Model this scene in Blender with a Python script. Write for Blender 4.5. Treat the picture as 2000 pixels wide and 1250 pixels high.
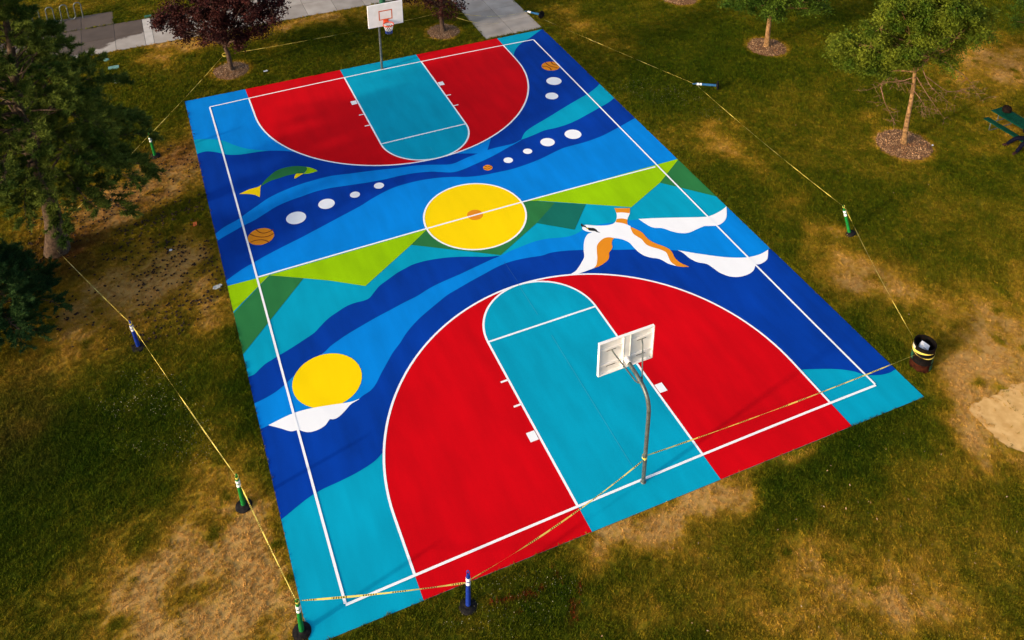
import bpy, bmesh, math, random
import numpy as np
from mathutils import Vector, Matrix

for o in list(bpy.data.objects):
    bpy.data.objects.remove(o)
scene = bpy.context.scene
COL = scene.collection
R = math.radians
random.seed(7)
rng = np.random.default_rng(11)

# ------------------------------------------------------------------ camera
# calibrated from the court's regulation lines (metres; x = court width, y = court length, z = up)
CAM_LOC = np.array([-9.4991, -24.9915, 21.1742])
CAM_AZ, CAM_PITCH, CAM_ROLL = -0.405618, 1.144877, -0.005754
CAM_F, CAM_DX, CAM_DY = 1817.095, -12.963, -656.176        # focal length and lens shift for a 2000 px wide frame
def _rz(a): return np.array([[math.cos(a), -math.sin(a), 0], [math.sin(a), math.cos(a), 0], [0, 0, 1]])
def _rx(a): return np.array([[1, 0, 0], [0, math.cos(a), -math.sin(a)], [0, math.sin(a), math.cos(a)]])
CAM_R = _rz(CAM_AZ) @ _rx(CAM_PITCH) @ _rz(CAM_ROLL)
cam = bpy.data.cameras.new('camera')
cam.sensor_width = 36
cam.lens = CAM_F / 2000 * 36
cam.shift_x = -CAM_DX / 2000
cam.shift_y = CAM_DY / 2000
cam.clip_start = 0.5
cam.clip_end = 3000
cam_o = bpy.data.objects.new('camera', cam)
cam_o.matrix_world = Matrix.Translation(Vector(CAM_LOC)) @ Matrix(CAM_R.tolist()).to_4x4()
COL.objects.link(cam_o)
scene.camera = cam_o

# ------------------------------------------------------------------ sky, sun, exposure
SUN_ELEV, SHADOW_AZ = 17.0, 12.0        # shadows fall towards +x, turned 12 degrees to +y
world = bpy.data.worlds.new('World')
scene.world = world
world.use_nodes = True
wn = world.node_tree
bg = wn.nodes['Background']
sky = wn.nodes.new('ShaderNodeTexSky')
sky.sky_type = 'NISHITA'
sky.sun_disc = False
sky.sun_elevation = R(SUN_ELEV)
sun_dir = Vector((-math.cos(R(SHADOW_AZ)) * math.cos(R(SUN_ELEV)), -math.sin(R(SHADOW_AZ)) * math.cos(R(SUN_ELEV)), math.sin(R(SUN_ELEV))))
sky.sun_rotation = math.atan2(sun_dir.x, sun_dir.y)
sky.altitude = 800
sky.air_density = 1.0
sky.dust_density = 6.5
sky.ozone_density = 0.3
wn.links.new(sky.outputs[0], bg.inputs[0])
bg.inputs[1].default_value = 0.145
sun = bpy.data.lights.new('sun', 'SUN')
sun.energy = 1.75
sun.angle = R(2.2)
sun.color = (1.0, 0.84, 0.66)
sun_o = bpy.data.objects.new('sun', sun)
sun_o.rotation_euler = sun_dir.to_track_quat('Z', 'Y').to_euler()
sun_o.location = sun_dir * 60
COL.objects.link(sun_o)
vs = scene.view_settings
vs.view_transform = 'Standard'
vs.look = 'None'
vs.gamma = 1
vs.use_curve_mapping = False
vs.exposure = 1.02

# ------------------------------------------------------------------ survey helpers (photo reading -> place in metres)
def ray(x, y):
    return CAM_R @ np.array([(x - 1000 - CAM_DX) / CAM_F, -(y - 625 - CAM_DY) / CAM_F, -1.0])
def P(x, y, z=0.0):                         # the point at height z
    d = ray(x, y)
    return CAM_LOC + (z - CAM_LOC[2]) / d[2] * d
_hd = np.array([-math.sin(CAM_AZ), math.cos(CAM_AZ), 0.0])
def V(x, y, base, off=0.0):                 # the point in the upright plane through a thing's base
    d = ray(x, y)
    b = np.array([base[0], base[1], 0.0]) + _hd * off
    return CAM_LOC + ((b - CAM_LOC) @ _hd) / (d @ _hd) * d

# ------------------------------------------------------------------ object helpers
def tag(o, label=None, cat=None, group=None, kind=None):
    if label: o['label'] = label
    if cat: o['category'] = cat
    if group: o['group'] = group
    if kind: o['kind'] = kind
    return o
def link(name, data, parent=None):
    o = bpy.data.objects.new(name, data)
    COL.objects.link(o)
    if parent is not None:
        o.parent = parent
    return o
def empty(name, loc=(0, 0, 0), rz=0.0):
    o = link(name, None)
    o.empty_display_size = 0.2
    o.location = loc
    o.rotation_euler = (0, 0, rz)
    return o
def mesh(name, verts, faces, mat, parent=None, smooth=False):
    me = bpy.data.meshes.new(name)
    me.from_pydata([tuple(map(float, v)) for v in verts], [], [tuple(f) for f in faces])
    if smooth:
        me.shade_smooth()
    if mat: me.materials.append(mat)
    return link(name, me, parent)
def fast_mesh(name, verts, faces_n, mat, parent=None):
    """verts (n,3) array, all faces with faces_n consecutive vertices"""
    n = len(verts)
    nf = n // faces_n
    me = bpy.data.meshes.new(name)
    me.vertices.add(n)
    me.vertices.foreach_set('co', np.asarray(verts, dtype=np.float32).ravel())
    me.loops.add(n)
    me.loops.foreach_set('vertex_index', np.arange(n, dtype=np.int32))
    me.polygons.add(nf)
    me.polygons.foreach_set('loop_start', np.arange(0, n, faces_n, dtype=np.int32))
    me.polygons.foreach_set('loop_total', np.full(nf, faces_n, dtype=np.int32))
    me.update()
    me.validate()
    if mat: me.materials.append(mat)
    return link(name, me, parent)
class MB:
    def __init__(self): self.v = []; self.f = []
    def add(self, v, f):
        n = len(self.v)
        self.v += [tuple(map(float, q)) for q in v]
        self.f += [tuple(i + n for i in q) for q in f]
        return self
    def box(self, c, s, rz=0.0, bev=0.0):
        bm = bmesh.new()
        bmesh.ops.create_cube(bm, size=1)
        for q in bm.verts: q.co = Vector((q.co.x * s[0], q.co.y * s[1], q.co.z * s[2]))
        if bev: bmesh.ops.bevel(bm, geom=bm.edges[:], offset=bev, segments=2, affect='EDGES', profile=0.6)
        m = Matrix.Translation(Vector(c)) @ Matrix.Rotation(rz, 4, 'Z')
        for q in bm.verts: q.co = m @ q.co
        bm.verts.index_update()
        self.add([q.co[:] for q in bm.verts], [[w.index for w in f.verts] for f in bm.faces])
        bm.free()
        return self
    def lathe(self, prof, n=24, c=(0, 0, 0), closed=True):
        """prof list of (r,z) from bottom to top"""
        v = []; f = []
        for r, z in prof:
            for k in range(n):
                a = 2 * math.pi * k / n
                v.append((c[0] + r * math.cos(a), c[1] + r * math.sin(a), c[2] + z))
        for i in range(len(prof) - 1):
            for k in range(n):
                f.append((i * n + k, i * n + (k + 1) % n, (i + 1) * n + (k + 1) % n, (i + 1) * n + k))
        if closed:
            f.append(tuple(range(n))[::-1])
            f.append(tuple((len(prof) - 1) * n + k for k in range(n)))
        return self.add(v, f)
    def tube(self, pts, rad, n=8, cap=True):
        pts = [Vector(q) for q in pts]
        if not hasattr(rad, '__len__'): rad = [rad] * len(pts)
        v = []; f = []
        t0 = (pts[1] - pts[0]).normalized()
        up = Vector((0, 0, 1)) if abs(t0.z) < 0.9 else Vector((1, 0, 0))
        x = t0.cross(up).normalized()
        for i, q in enumerate(pts):
            t = (pts[min(i + 1, len(pts) - 1)] - pts[max(i - 1, 0)]).normalized()
            x = (x - t * x.dot(t)).normalized()
            y = t.cross(x)
            for k in range(n):
                a = 2 * math.pi * k / n
                v.append(q + (x * math.cos(a) + y * math.sin(a)) * rad[i])
        for i in range(len(pts) - 1):
            for k in range(n):
                f.append((i * n + k, i * n + (k + 1) % n, (i + 1) * n + (k + 1) % n, (i + 1) * n + k))
        if cap:
            f.append(tuple(range(n))[::-1])
            f.append(tuple((len(pts) - 1) * n + k for k in range(n)))
        return self.add(v, f)
    def build(self, name, mat, parent=None, smooth=False):
        o = mesh(name, self.v, self.f, mat, parent, False)
        if smooth:
            o.data.shade_smooth()
            try: o.data.set_sharp_from_angle(angle=R(42))
            except Exception: pass
        return o
def copy_tree(o, parent=None):
    c = o.copy()
    COL.objects.link(c)
    c.parent = parent
    for ch in [q for q in bpy.data.objects if q.parent == o]:
        copy_tree(ch, c)
    return c

# ------------------------------------------------------------------ materials
def mat_new(name):
    m = bpy.data.materials.new(name)
    m.use_nodes = True
    nt = m.node_tree
    return m, nt, nt.nodes['Principled BSDF']
def N(nt, t, **kw):
    n = nt.nodes.new(t)
    for k, v in kw.items(): setattr(n, k, v)
    return n
def mat_noise(name, col, col2=None, scale=4.0, rough=0.6, spec=0.12, detail=6, bump=0.0, bump_scale=80.0, metallic=0.0, lo=0.35, hi=0.65, island=0.0, trans=0.0):
    """two-colour noise on object position; island adds per-piece value change"""
    m, nt, b = mat_new(name)
    L = nt.links
    b.inputs['Roughness'].default_value = rough
    b.inputs['Specular IOR Level'].default_value = spec
    b.inputs['Metallic'].default_value = metallic
    geo = N(nt, 'ShaderNodeNewGeometry')
    nz = N(nt, 'ShaderNodeTexNoise')
    nz.inputs['Scale'].default_value = scale
    nz.inputs['Detail'].default_value = detail
    L.new(geo.outputs['Position'], nz.inputs['Vector'])
    cr = N(nt, 'ShaderNodeValToRGB')
    cr.color_ramp.elements[0].position = lo
    cr.color_ramp.elements[1].position = hi
    cr.color_ramp.elements[0].color = (*col, 1)
    cr.color_ramp.elements[1].color = (*(col2 or col), 1)
    L.new(nz.outputs['Fac'], cr.inputs['Fac'])
    out = cr.outputs['Color']
    if island:
        hs = N(nt, 'ShaderNodeHueSaturation')
        mr = N(nt, 'ShaderNodeMapRange')
        mr.inputs['To Min'].default_value = 1 - island
        mr.inputs['To Max'].default_value = 1 + island
        L.new(geo.outputs['Random Per Island'], mr.inputs['Value'])
        L.new(mr.outputs[0], hs.inputs['Value'])
        L.new(out, hs.inputs['Color'])
        out = hs.outputs[0]
    L.new(out, b.inputs['Base Color'])
    if bump:
        n2 = N(nt, 'ShaderNodeTexNoise')
        n2.inputs['Scale'].default_value = bump_scale
        n2.inputs['Detail'].default_value = 4
        L.new(geo.outputs['Position'], n2.inputs['Vector'])
        bp = N(nt, 'ShaderNodeBump')
        bp.inputs['Strength'].default_value = bump
        bp.inputs['Distance'].default_value = 0.01
        L.new(n2.outputs['Fac'], bp.inputs['Height'])
        L.new(bp.outputs[0], b.inputs['Normal'])
    if trans:
        tr = N(nt, 'ShaderNodeBsdfTranslucent')
        L.new(out, tr.inputs['Color'])
        mx = N(nt, 'ShaderNodeMixShader')
        mx.inputs[0].default_value = trans
        L.new(b.outputs[0], mx.inputs[1])
        L.new(tr.outputs[0], mx.inputs[2])
        L.new(mx.outputs[0], nt.nodes['Material Output'].inputs[0])
    return m
def paint(name, c, var=0.085):
    """rolled acrylic court paint: slight lap marks, fine grit, a little grime"""
    m, nt, b = mat_new('paint_' + name)
    L = nt.links
    b.inputs['Roughness'].default_value = 0.8
    b.inputs['Specular IOR Level'].default_value = 0.06
    geo = N(nt, 'ShaderNodeNewGeometry')
    mp = N(nt, 'ShaderNodeMapping')
    mp.inputs['Scale'].default_value = (1.0, 0.22, 1.0)
    L.new(geo.outputs['Position'], mp.inputs['Vector'])
    n1 = N(nt, 'ShaderNodeTexNoise')
    n1.inputs['Scale'].default_value = 2.2
    n1.inputs['Detail'].default_value = 5
    L.new(mp.outputs[0], n1.inputs['Vector'])
    n2 = N(nt, 'ShaderNodeTexNoise')
    n2.inputs['Scale'].default_value = 0.35
    n2.inputs['Detail'].default_value = 3
    L.new(geo.outputs['Position'], n2.inputs['Vector'])
    n3 = N(nt, 'ShaderNodeTexNoise')
    n3.inputs['Scale'].default_value = 45
    n3.inputs['Detail'].default_value = 3
    L.new(geo.outputs['Position'], n3.inputs['Vector'])
    ad = N(nt, 'ShaderNodeMath', operation='ADD')
    L.new(n1.outputs['Fac'], ad.inputs[0]); L.new(n2.outputs['Fac'], ad.inputs[1])
    ad2 = N(nt, 'ShaderNodeMath', operation='MULTIPLY_ADD')
    L.new(n3.outputs['Fac'], ad2.inputs[0]); ad2.inputs[1].default_value = 0.5
    L.new(ad.outputs[0], ad2.inputs[2])
    mr = N(nt, 'ShaderNodeMapRange')
    mr.inputs['From Min'].default_value = 0.85
    mr.inputs['From Max'].default_value = 1.65
    mr.inputs['To Min'].default_value = 1 - var * 2
    mr.inputs['To Max'].default_value = 1 + var * 2
    L.new(ad2.outputs[0], mr.inputs['Value'])
    hs = N(nt, 'ShaderNodeHueSaturation')
    hs.inputs['Color'].default_value = (*c, 1)
    L.new(mr.outputs[0], hs.inputs['Value'])
    L.new(hs.outputs[0], b.inputs['Base Color'])
    bp = N(nt, 'ShaderNodeBump')
    bp.inputs['Strength'].default_value = 0.25
    bp.inputs['Distance'].default_value = 0.004
    L.new(n3.outputs['Fac'], bp.inputs['Height'])
    L.new(bp.outputs[0], b.inputs['Normal'])
    return m
M = {}
M['teal'] = paint('teal', (0.0, 0.30, 0.45))
M['light_blue'] = paint('light_blue', (0.0, 0.20, 0.62))
M['dark_blue'] = paint('dark_blue', (0.0, 0.036, 0.29), 0.14)
M['red'] = paint('red', (0.55, 0.0, 0.004), 0.085)
M['yellow'] = paint('yellow', (0.86, 0.60, 0.0), 0.03)
M['lime'] = paint('lime', (0.27, 0.50, 0.0))
M['green'] = paint('green', (0.022, 0.16, 0.045))
M['pine_green'] = paint('pine_green', (0.006, 0.13, 0.095))
M['orange'] = paint('orange', (0.70, 0.24, 0.012), 0.04)
M['white'] = paint('white', (0.82, 0.83, 0.84), 0.02)
M['black_paint'] = paint('black', (0.02, 0.018, 0.018), 0.05)
M['seam'] = paint('seam', (0.16, 0.035, 0.01), 0.05)
M['asphalt'] = mat_noise('asphalt', (0.05, 0.05, 0.05), (0.08, 0.08, 0.08), 30, 0.9)
M['steel'] = mat_noise('galvanised_steel', (0.085, 0.10, 0.095), (0.15, 0.17, 0.16), 9, 0.42, 0.4, metallic=0.5)
M['board'] = mat_noise('board_white', (0.78, 0.75, 0.71), (0.85, 0.82, 0.79), 5, 0.5)
M['rim'] = mat_noise('rim_orange', (0.62, 0.06, 0.02), (0.70, 0.09, 0.03), 8, 0.45)
M['target'] = mat_noise('target_orange', (0.55, 0.10, 0.02), (0.62, 0.13, 0.03), 8, 0.5)
M['net_white'] = mat_noise('net_white', (0.75, 0.75, 0.76), None, 8, 0.8)
M['net_blue'] = mat_noise('net_blue', (0.03, 0.06, 0.30), None, 8, 0.8)
M['rubber'] = mat_noise('rubber', (0.007, 0.007, 0.008), (0.018, 0.016, 0.016), 14, 0.9, 0.05, bump=0.3)
M['post_green'] = mat_noise('post_green', (0.006, 0.13, 0.022), (0.010, 0.17, 0.030), 10, 0.45)
M['post_blue'] = mat_noise('post_blue', (0.006, 0.025, 0.20), (0.012, 0.035, 0.25), 10, 0.45)
M['post_faded'] = mat_noise('post_faded_blue', (0.012, 0.07, 0.16), (0.02, 0.10, 0.22), 10, 0.5)
M['band'] = mat_noise('band_white', (0.70, 0.70, 0.71), (0.82, 0.82, 0.82), 20, 0.4)
M['drum'] = mat_noise('drum_black', (0.004, 0.0035, 0.0035), (0.018, 0.008, 0.006), 9, 0.7, 0.06, lo=0.5, hi=0.75)
M['rust'] = mat_noise('rust', (0.014, 0.0045, 0.003), (0.045, 0.012, 0.005), 12, 0.9, 0.03, bump=0.3)
M['sticker_green'] = mat_noise('sticker_green', (0.012, 0.06, 0.03), (0.02, 0.09, 0.045), 8, 0.5)
M['sticker_cream'] = mat_noise('sticker_cream', (0.60, 0.52, 0.36), (0.68, 0.62, 0.46), 8, 0.5)
M['paper'] = mat_noise('paper', (0.66, 0.67, 0.70), (0.76, 0.76, 0.78), 6, 0.8)
M['paper_print'] = mat_noise('paper_print', (0.30, 0.24, 0.26), None, 6, 0.8)
M['table_green'] = mat_noise('table_green', (0.001, 0.030, 0.015), (0.002, 0.046, 0.026), 7, 0.6, 0.05)
M['valve_teal'] = mat_noise('valve_teal', (0.12, 0.26, 0.22), (0.17, 0.33, 0.29), 20, 0.6)
M['valve_green'] = mat_noise('valve_green', (0.02, 0.10, 0.06), (0.03, 0.13, 0.08), 20, 0.6)
M['valve_pale'] = mat_noise('valve_pale', (0.30, 0.32, 0.30), (0.42, 0.44, 0.42), 20, 0.7)
M['bag'] = mat_noise('dark_bag', (0.004, 0.003, 0.003), (0.014, 0.008, 0.006), 12, 0.9, 0.03, bump=0.5, bump_scale=30)
M['trousers'] = mat_noise('navy_trousers', (0.003, 0.0032, 0.009), (0.005, 0.0055, 0.014), 18, 0.95, 0.03)
M['shoe'] = mat_noise('brown_shoe', (0.022, 0.009, 0.008), (0.035, 0.014, 0.012), 18, 0.7)
M['shirt'] = mat_noise('dark_shirt', (0.006, 0.006, 0.010), (0.010, 0.010, 0.015), 18, 0.95, 0.03)
M['skin'] = mat_noise('skin', (0.36, 0.19, 0.12), (0.42, 0.23, 0.15), 18, 0.6)
M['hair'] = mat_noise('dark_hair', (0.012, 0.008, 0.006), (0.03, 0.02, 0.015), 60, 0.7)
M['orange_scrap'] = mat_noise('orange_scrap', (0.50, 0.10, 0.02), (0.60, 0.14, 0.03), 20, 0.6)
M['bark_grey'] = mat_noise('bark_grey', (0.040, 0.026, 0.018), (0.10, 0.066, 0.045), 11, 0.95, bump=0.9, bump_scale=18)
M['bark_tan'] = mat_noise('bark_tan', (0.10, 0.055, 0.022), (0.29, 0.165, 0.072), 9, 0.95, bump=0.8, bump_scale=22)
M['bark_dark'] = mat_noise('bark_dark', (0.045, 0.028, 0.020), (0.10, 0.065, 0.045), 12, 0.95, bump=0.8, bump_scale=22)
M['dead_twig'] = mat_noise('dead_twig', (0.15, 0.070, 0.042), (0.25, 0.135, 0.09), 6, 0.95)
M['leaf_purple'] = mat_noise('leaf_purple', (0.020, 0.006, 0.006), (0.055, 0.014, 0.011), 1.4, 0.6, 0.10, island=0.55, trans=0.15)
M['leaf_green'] = mat_noise('leaf_green', (0.042, 0.078, 0.006), (0.145, 0.17, 0.013), 1.5, 0.6, 0.06, island=0.28, trans=0.25)
M['leaf_mid'] = mat_noise('leaf_mid', (0.024, 0.060, 0.006), (0.085, 0.135, 0.012), 1.1, 0.6, 0.06, island=0.45, trans=0.25)
M['needle'] = mat_noise('pine_needle', (0.030, 0.060, 0.009), (0.14, 0.17, 0.024), 1.3, 0.6, 0.06, island=0.5, trans=0.25)
M['needle_dark'] = mat_noise('pine_needle_dark', (0.012, 0.040, 0.012), (0.045, 0.090, 0.022), 1.3, 0.6, 0.06, island=0.5, trans=0.2)
M['cone'] = mat_noise('pine_cone', (0.010, 0.007, 0.006), (0.035, 0.020, 0.014), 20, 0.9)
M['fallen_leaf'] = mat_noise('fallen_leaf', (0.26, 0.15, 0.08), (0.42, 0.30, 0.19), 5, 0.8, island=0.3)
M['clover'] = mat_noise('clover_flower', (0.26, 0.24, 0.13), (0.38, 0.35, 0.22), 5, 0.8, island=0.3)
M['mulch'] = mat_noise('mulch', (0.09, 0.045, 0.022), (0.22, 0.12, 0.060), 14, 0.95, bump=1.0, bump_scale=30)
M['chip'] = mat_noise('bark_chip', (0.24, 0.11, 0.045), (0.52, 0.31, 0.16), 3, 0.95, island=0.55)
M['chip_dark'] = mat_noise('bark_chip_dark', (0.14, 0.085, 0.05), (0.30, 0.20, 0.13), 3, 0.95, island=0.5)
M['dirt'] = mat_noise('dirt', (0.54, 0.31, 0.10), (0.68, 0.42, 0.16), 3.5, 0.95, bump=0.8, bump_scale=25)

def mat_concrete():
    m, nt, b = mat_new('path_concrete')
    L = nt.links
    b.inputs['Specular IOR Level'].default_value = 0.3
    geo = N(nt, 'ShaderNodeNewGeometry')
    oi = N(nt, 'ShaderNodeObjectInfo')
    n1 = N(nt, 'ShaderNodeTexNoise'); n1.inputs['Scale'].default_value = 1.3; n1.inputs['Detail'].default_value = 8
    n2 = N(nt, 'ShaderNodeTexNoise'); n2.inputs['Scale'].default_value = 60; n2.inputs['Detail'].default_value = 3
    L.new(geo.outputs['Position'], n1.inputs['Vector']); L.new(geo.outputs['Position'], n2.inputs['Vector'])
    cr = N(nt, 'ShaderNodeValToRGB')
    cr.color_ramp.elements[0].position = 0.3; cr.color_ramp.elements[1].position = 0.7
    cr.color_ramp.elements[0].color = (0.27, 0.235, 0.20, 1); cr.color_ramp.elements[1].color = (0.37, 0.33, 0.29, 1)
    L.new(n1.outputs['Fac'], cr.inputs['Fac'])
    hs = N(nt, 'ShaderNodeHueSaturation')
    mr = N(nt, 'ShaderNodeMapRange'); mr.inputs['To Min'].default_value = 0.9; mr.inputs['To Max'].default_value = 1.12
    L.new(oi.outputs['Random'], mr.inputs['Value']); L.new(mr.outputs[0], hs.inputs['Value']); L.new(cr.outputs[0], hs.inputs['Color'])
    # a spill of sprinkler water that has soaked the slabs by the bicycle rack
    sx = N(nt, 'ShaderNodeSeparateXYZ'); L.new(geo.outputs['Position'], sx.inputs[0])
    a1 = N(nt, 'ShaderNodeMath', operation='MULTIPLY_ADD')          # y - 0.25*(x+12) + noise
    L.new(sx.outputs['X'], a1.inputs[0]); a1.inputs[1].default_value = -0.42; L.new(sx.outputs['Y'], a1.inputs[2])
    a2 = N(nt, 'ShaderNodeMath', operation='MULTIPLY_ADD'); L.new(n1.outputs['Fac'], a2.inputs[0]); a2.inputs[1].default_value = 1.6; L.new(a1.outputs[0], a2.inputs[2])
    wet = N(nt, 'ShaderNodeMapRange'); wet.inputs['From Min'].default_value = 24.75; wet.inputs['From Max'].default_value = 24.9
    L.new(a2.outputs[0], wet.inputs['Value'])
    mx = N(nt, 'ShaderNodeMix', data_type='RGBA', blend_type='MULTIPLY')
    L.new(wet.outputs[0], mx.inputs[0]); L.new(hs.outputs[0], mx.inputs[6]); mx.inputs[7].default_value = (0.26, 0.205, 0.165, 1)
    L.new(mx.outputs[2], b.inputs['Base Color'])
    rr = N(nt, 'ShaderNodeMapRange'); rr.inputs['To Min'].default_value = 0.9; rr.inputs['To Max'].default_value = 0.65
    L.new(wet.outputs[0], rr.inputs['Value']); L.new(rr.outputs[0], b.inputs['Roughness'])
    bp = N(nt, 'ShaderNodeBump'); bp.inputs['Strength'].default_value = 0.3; bp.inputs['Distance'].default_value = 0.004
    L.new(n2.outputs['Fac'], bp.inputs['Height']); L.new(bp.outputs[0], b.inputs['Normal'])
    return m
M['concrete'] = mat_concrete()
M['concrete_pale'] = mat_noise('concrete_pale', (0.40, 0.37, 0.33), (0.48, 0.44, 0.40), 3, 0.9, bump=0.3)

def mat_tape():
    m, nt, b = mat_new('caution_tape')
    L = nt.links
    b.inputs['Roughness'].default_value = 0.35
    uv = N(nt, 'ShaderNodeUVMap')
    sp = N(nt, 'ShaderNodeSeparateXYZ'); L.new(uv.outputs[0], sp.inputs[0])
    # block lettering printed along the middle of the tape: words of upright strokes with gaps between
    wv = N(nt, 'ShaderNodeMath', operation='FRACT'); 
    d1 = N(nt, 'ShaderNodeMath', operation='MULTIPLY'); L.new(sp.outputs['X'], d1.inputs[0]); d1.inputs[1].default_value = 1.55
    L.new(d1.outputs[0], wv.inputs[0])
    word = N(nt, 'ShaderNodeMath', operation='LESS_THAN'); L.new(wv.outputs[0], word.inputs[0]); word.inputs[1].default_value = 0.5
    d2 = N(nt, 'ShaderNodeMath', operation='MULTIPLY'); L.new(sp.outputs['X'], d2.inputs[0]); d2.inputs[1].default_value = 19.0
    st = N(nt, 'ShaderNodeMath', operation='FRACT'); L.new(d2.outputs[0], st.inputs[0])
    stroke = N(nt, 'ShaderNodeMath', operation='LESS_THAN'); L.new(st.outputs[0], stroke.inputs[0]); stroke.inputs[1].default_value = 0.62
    a = N(nt, 'ShaderNodeMath', operation='ABSOLUTE'); s = N(nt, 'ShaderNodeMath', operation='SUBTRACT'); L.new(sp.outputs['Y'], s.inputs[0]); s.inputs[1].default_value = 0.5; L.new(s.outputs[0], a.inputs[0])
    mid = N(nt, 'ShaderNodeMath', operation='LESS_THAN'); L.new(a.outputs[0], mid.inputs[0]); mid.inputs[1].default_value = 0.42
    m1 = N(nt, 'ShaderNodeMath', operation='MULTIPLY'); L.new(word.outputs[0], m1.inputs[0]); L.new(stroke.outputs[0], m1.inputs[1])
    m2 = N(nt, 'ShaderNodeMath', operation='MULTIPLY'); L.new(m1.outputs[0], m2.inputs[0]); L.new(mid.outputs[0], m2.inputs[1])
    mx = N(nt, 'ShaderNodeMix', data_type='RGBA'); L.new(m2.outputs[0], mx.inputs[0])
    mx.inputs[6].default_value = (0.88, 0.70, 0.13, 1); mx.inputs[7].default_value = (0.10, 0.07, 0.02, 1)
    L.new(mx.outputs[2], b.inputs['Base Color'])
    tr = N(nt, 'ShaderNodeBsdfTranslucent'); L.new(mx.outputs[2], tr.inputs['Color'])
    ms = N(nt, 'ShaderNodeMixShader'); ms.inputs[0].default_value = 0.3
    L.new(b.outputs[0], ms.inputs[1]); L.new(tr.outputs[0], ms.inputs[2]); L.new(ms.outputs[0], nt.nodes['Material Output'].inputs[0])
    return m
M['tape'] = mat_tape()

GRASS_STOPS = [(0.0, (0.030, 0.056, 0.002)), (0.28, (0.084, 0.096, 0.004)), (0.5, (0.19, 0.142, 0.008)), (0.72, (0.37, 0.215, 0.018)), (1.0, (0.52, 0.295, 0.085))]
def mat_grass(name, kind, dark=1.0):
    m, nt, b = mat_new(name)
    L = nt.links
    b.inputs['Roughness'].default_value = 0.75
    b.inputs['Specular IOR Level'].default_value = 0.03
    def att(n):
        a = N(nt, 'ShaderNodeAttribute'); a.attribute_type = kind; a.attribute_name = n
        return a.outputs['Fac']
    cr = N(nt, 'ShaderNodeValToRGB')
    els = cr.color_ramp.elements
    els[0].position, els[0].color = GRASS_STOPS[0][0], (*GRASS_STOPS[0][1], 1)
    els[1].position, els[1].color = GRASS_STOPS[-1][0], (*GRASS_STOPS[-1][1], 1)
    for q, c in GRASS_STOPS[1:-1]:
        e = els.new(q); e.color = (*c, 1)
    fac = att('dry')
    geo = N(nt, 'ShaderNodeNewGeometry')
    if kind == 'GEOMETRY':
        n1 = N(nt, 'ShaderNodeTexNoise'); n1.inputs['Scale'].default_value = 9; n1.inputs['Detail'].default_value = 8
        L.new(geo.outputs['Position'], n1.inputs['Vector'])
        ad = N(nt, 'ShaderNodeMath', operation='MULTIPLY_ADD'); L.new(n1.outputs['Fac'], ad.inputs[0]); ad.inputs[1].default_value = 0.5
        sb = N(nt, 'ShaderNodeMath', operation='SUBTRACT'); L.new(fac, sb.inputs[0]); sb.inputs[1].default_value = 0.25
        L.new(sb.outputs[0], ad.inputs[2]); fac = ad.outputs[0]
    L.new(fac, cr.inputs['Fac'])
    mx = N(nt, 'ShaderNodeMix', data_type='RGBA'); L.new(att('litter'), mx.inputs[0]); L.new(cr.outputs[0], mx.inputs[6]); mx.inputs[7].default_value = (0.22, 0.085, 0.024, 1)
    mp = N(nt, 'ShaderNodeMix', data_type='RGBA'); L.new(att('spray'), mp.inputs[0]); L.new(mx.outputs[2], mp.inputs[6]); mp.inputs[7].default_value = (0.17, 0.010, 0.008, 1)
    hs = N(nt, 'ShaderNodeHueSaturation'); L.new(mp.outputs[2], hs.inputs['Color'])
    if kind == 'INSTANCER':
        mr = N(nt, 'ShaderNodeMapRange'); mr.inputs['To Min'].default_value = 0.6 * dark; mr.inputs['To Max'].default_value = 1.4 * dark
        L.new(att('shade'), mr.inputs['Value']); L.new(mr.outputs[0], hs.inputs['Value'])
    else:
        hs.inputs['Value'].default_value = dark
    L.new(hs.outputs[0], b.inputs['Base Color'])
    if kind == 'INSTANCER':
        tr = N(nt, 'ShaderNodeBsdfTranslucent'); L.new(hs.outputs[0], tr.inputs['Color'])
        ms = N(nt, 'ShaderNodeMixShader'); ms.inputs[0].default_value = 0.2
        L.new(b.outputs[0], ms.inputs[1]); L.new(tr.outputs[0], ms.inputs[2]); L.new(ms.outputs[0], nt.nodes['Material Output'].inputs[0])
    else:
        n2 = N(nt, 'ShaderNodeTexNoise'); n2.inputs['Scale'].default_value = 35; n2.inputs['Detail'].default_value = 5
        L.new(geo.outputs['Position'], n2.inputs['Vector'])
        bp = N(nt, 'ShaderNodeBump'); bp.inputs['Strength'].default_value = 0.8; bp.inputs['Distance'].default_value = 0.03
        L.new(n2.outputs['Fac'], bp.inputs['Height']); L.new(bp.outputs[0], b.inputs['Normal'])
    return m
M['lawn'] = mat_grass('lawn_soil', 'GEOMETRY', 0.85)
M['grass'] = mat_grass('grass_blade', 'INSTANCER', 1.0)

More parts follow.
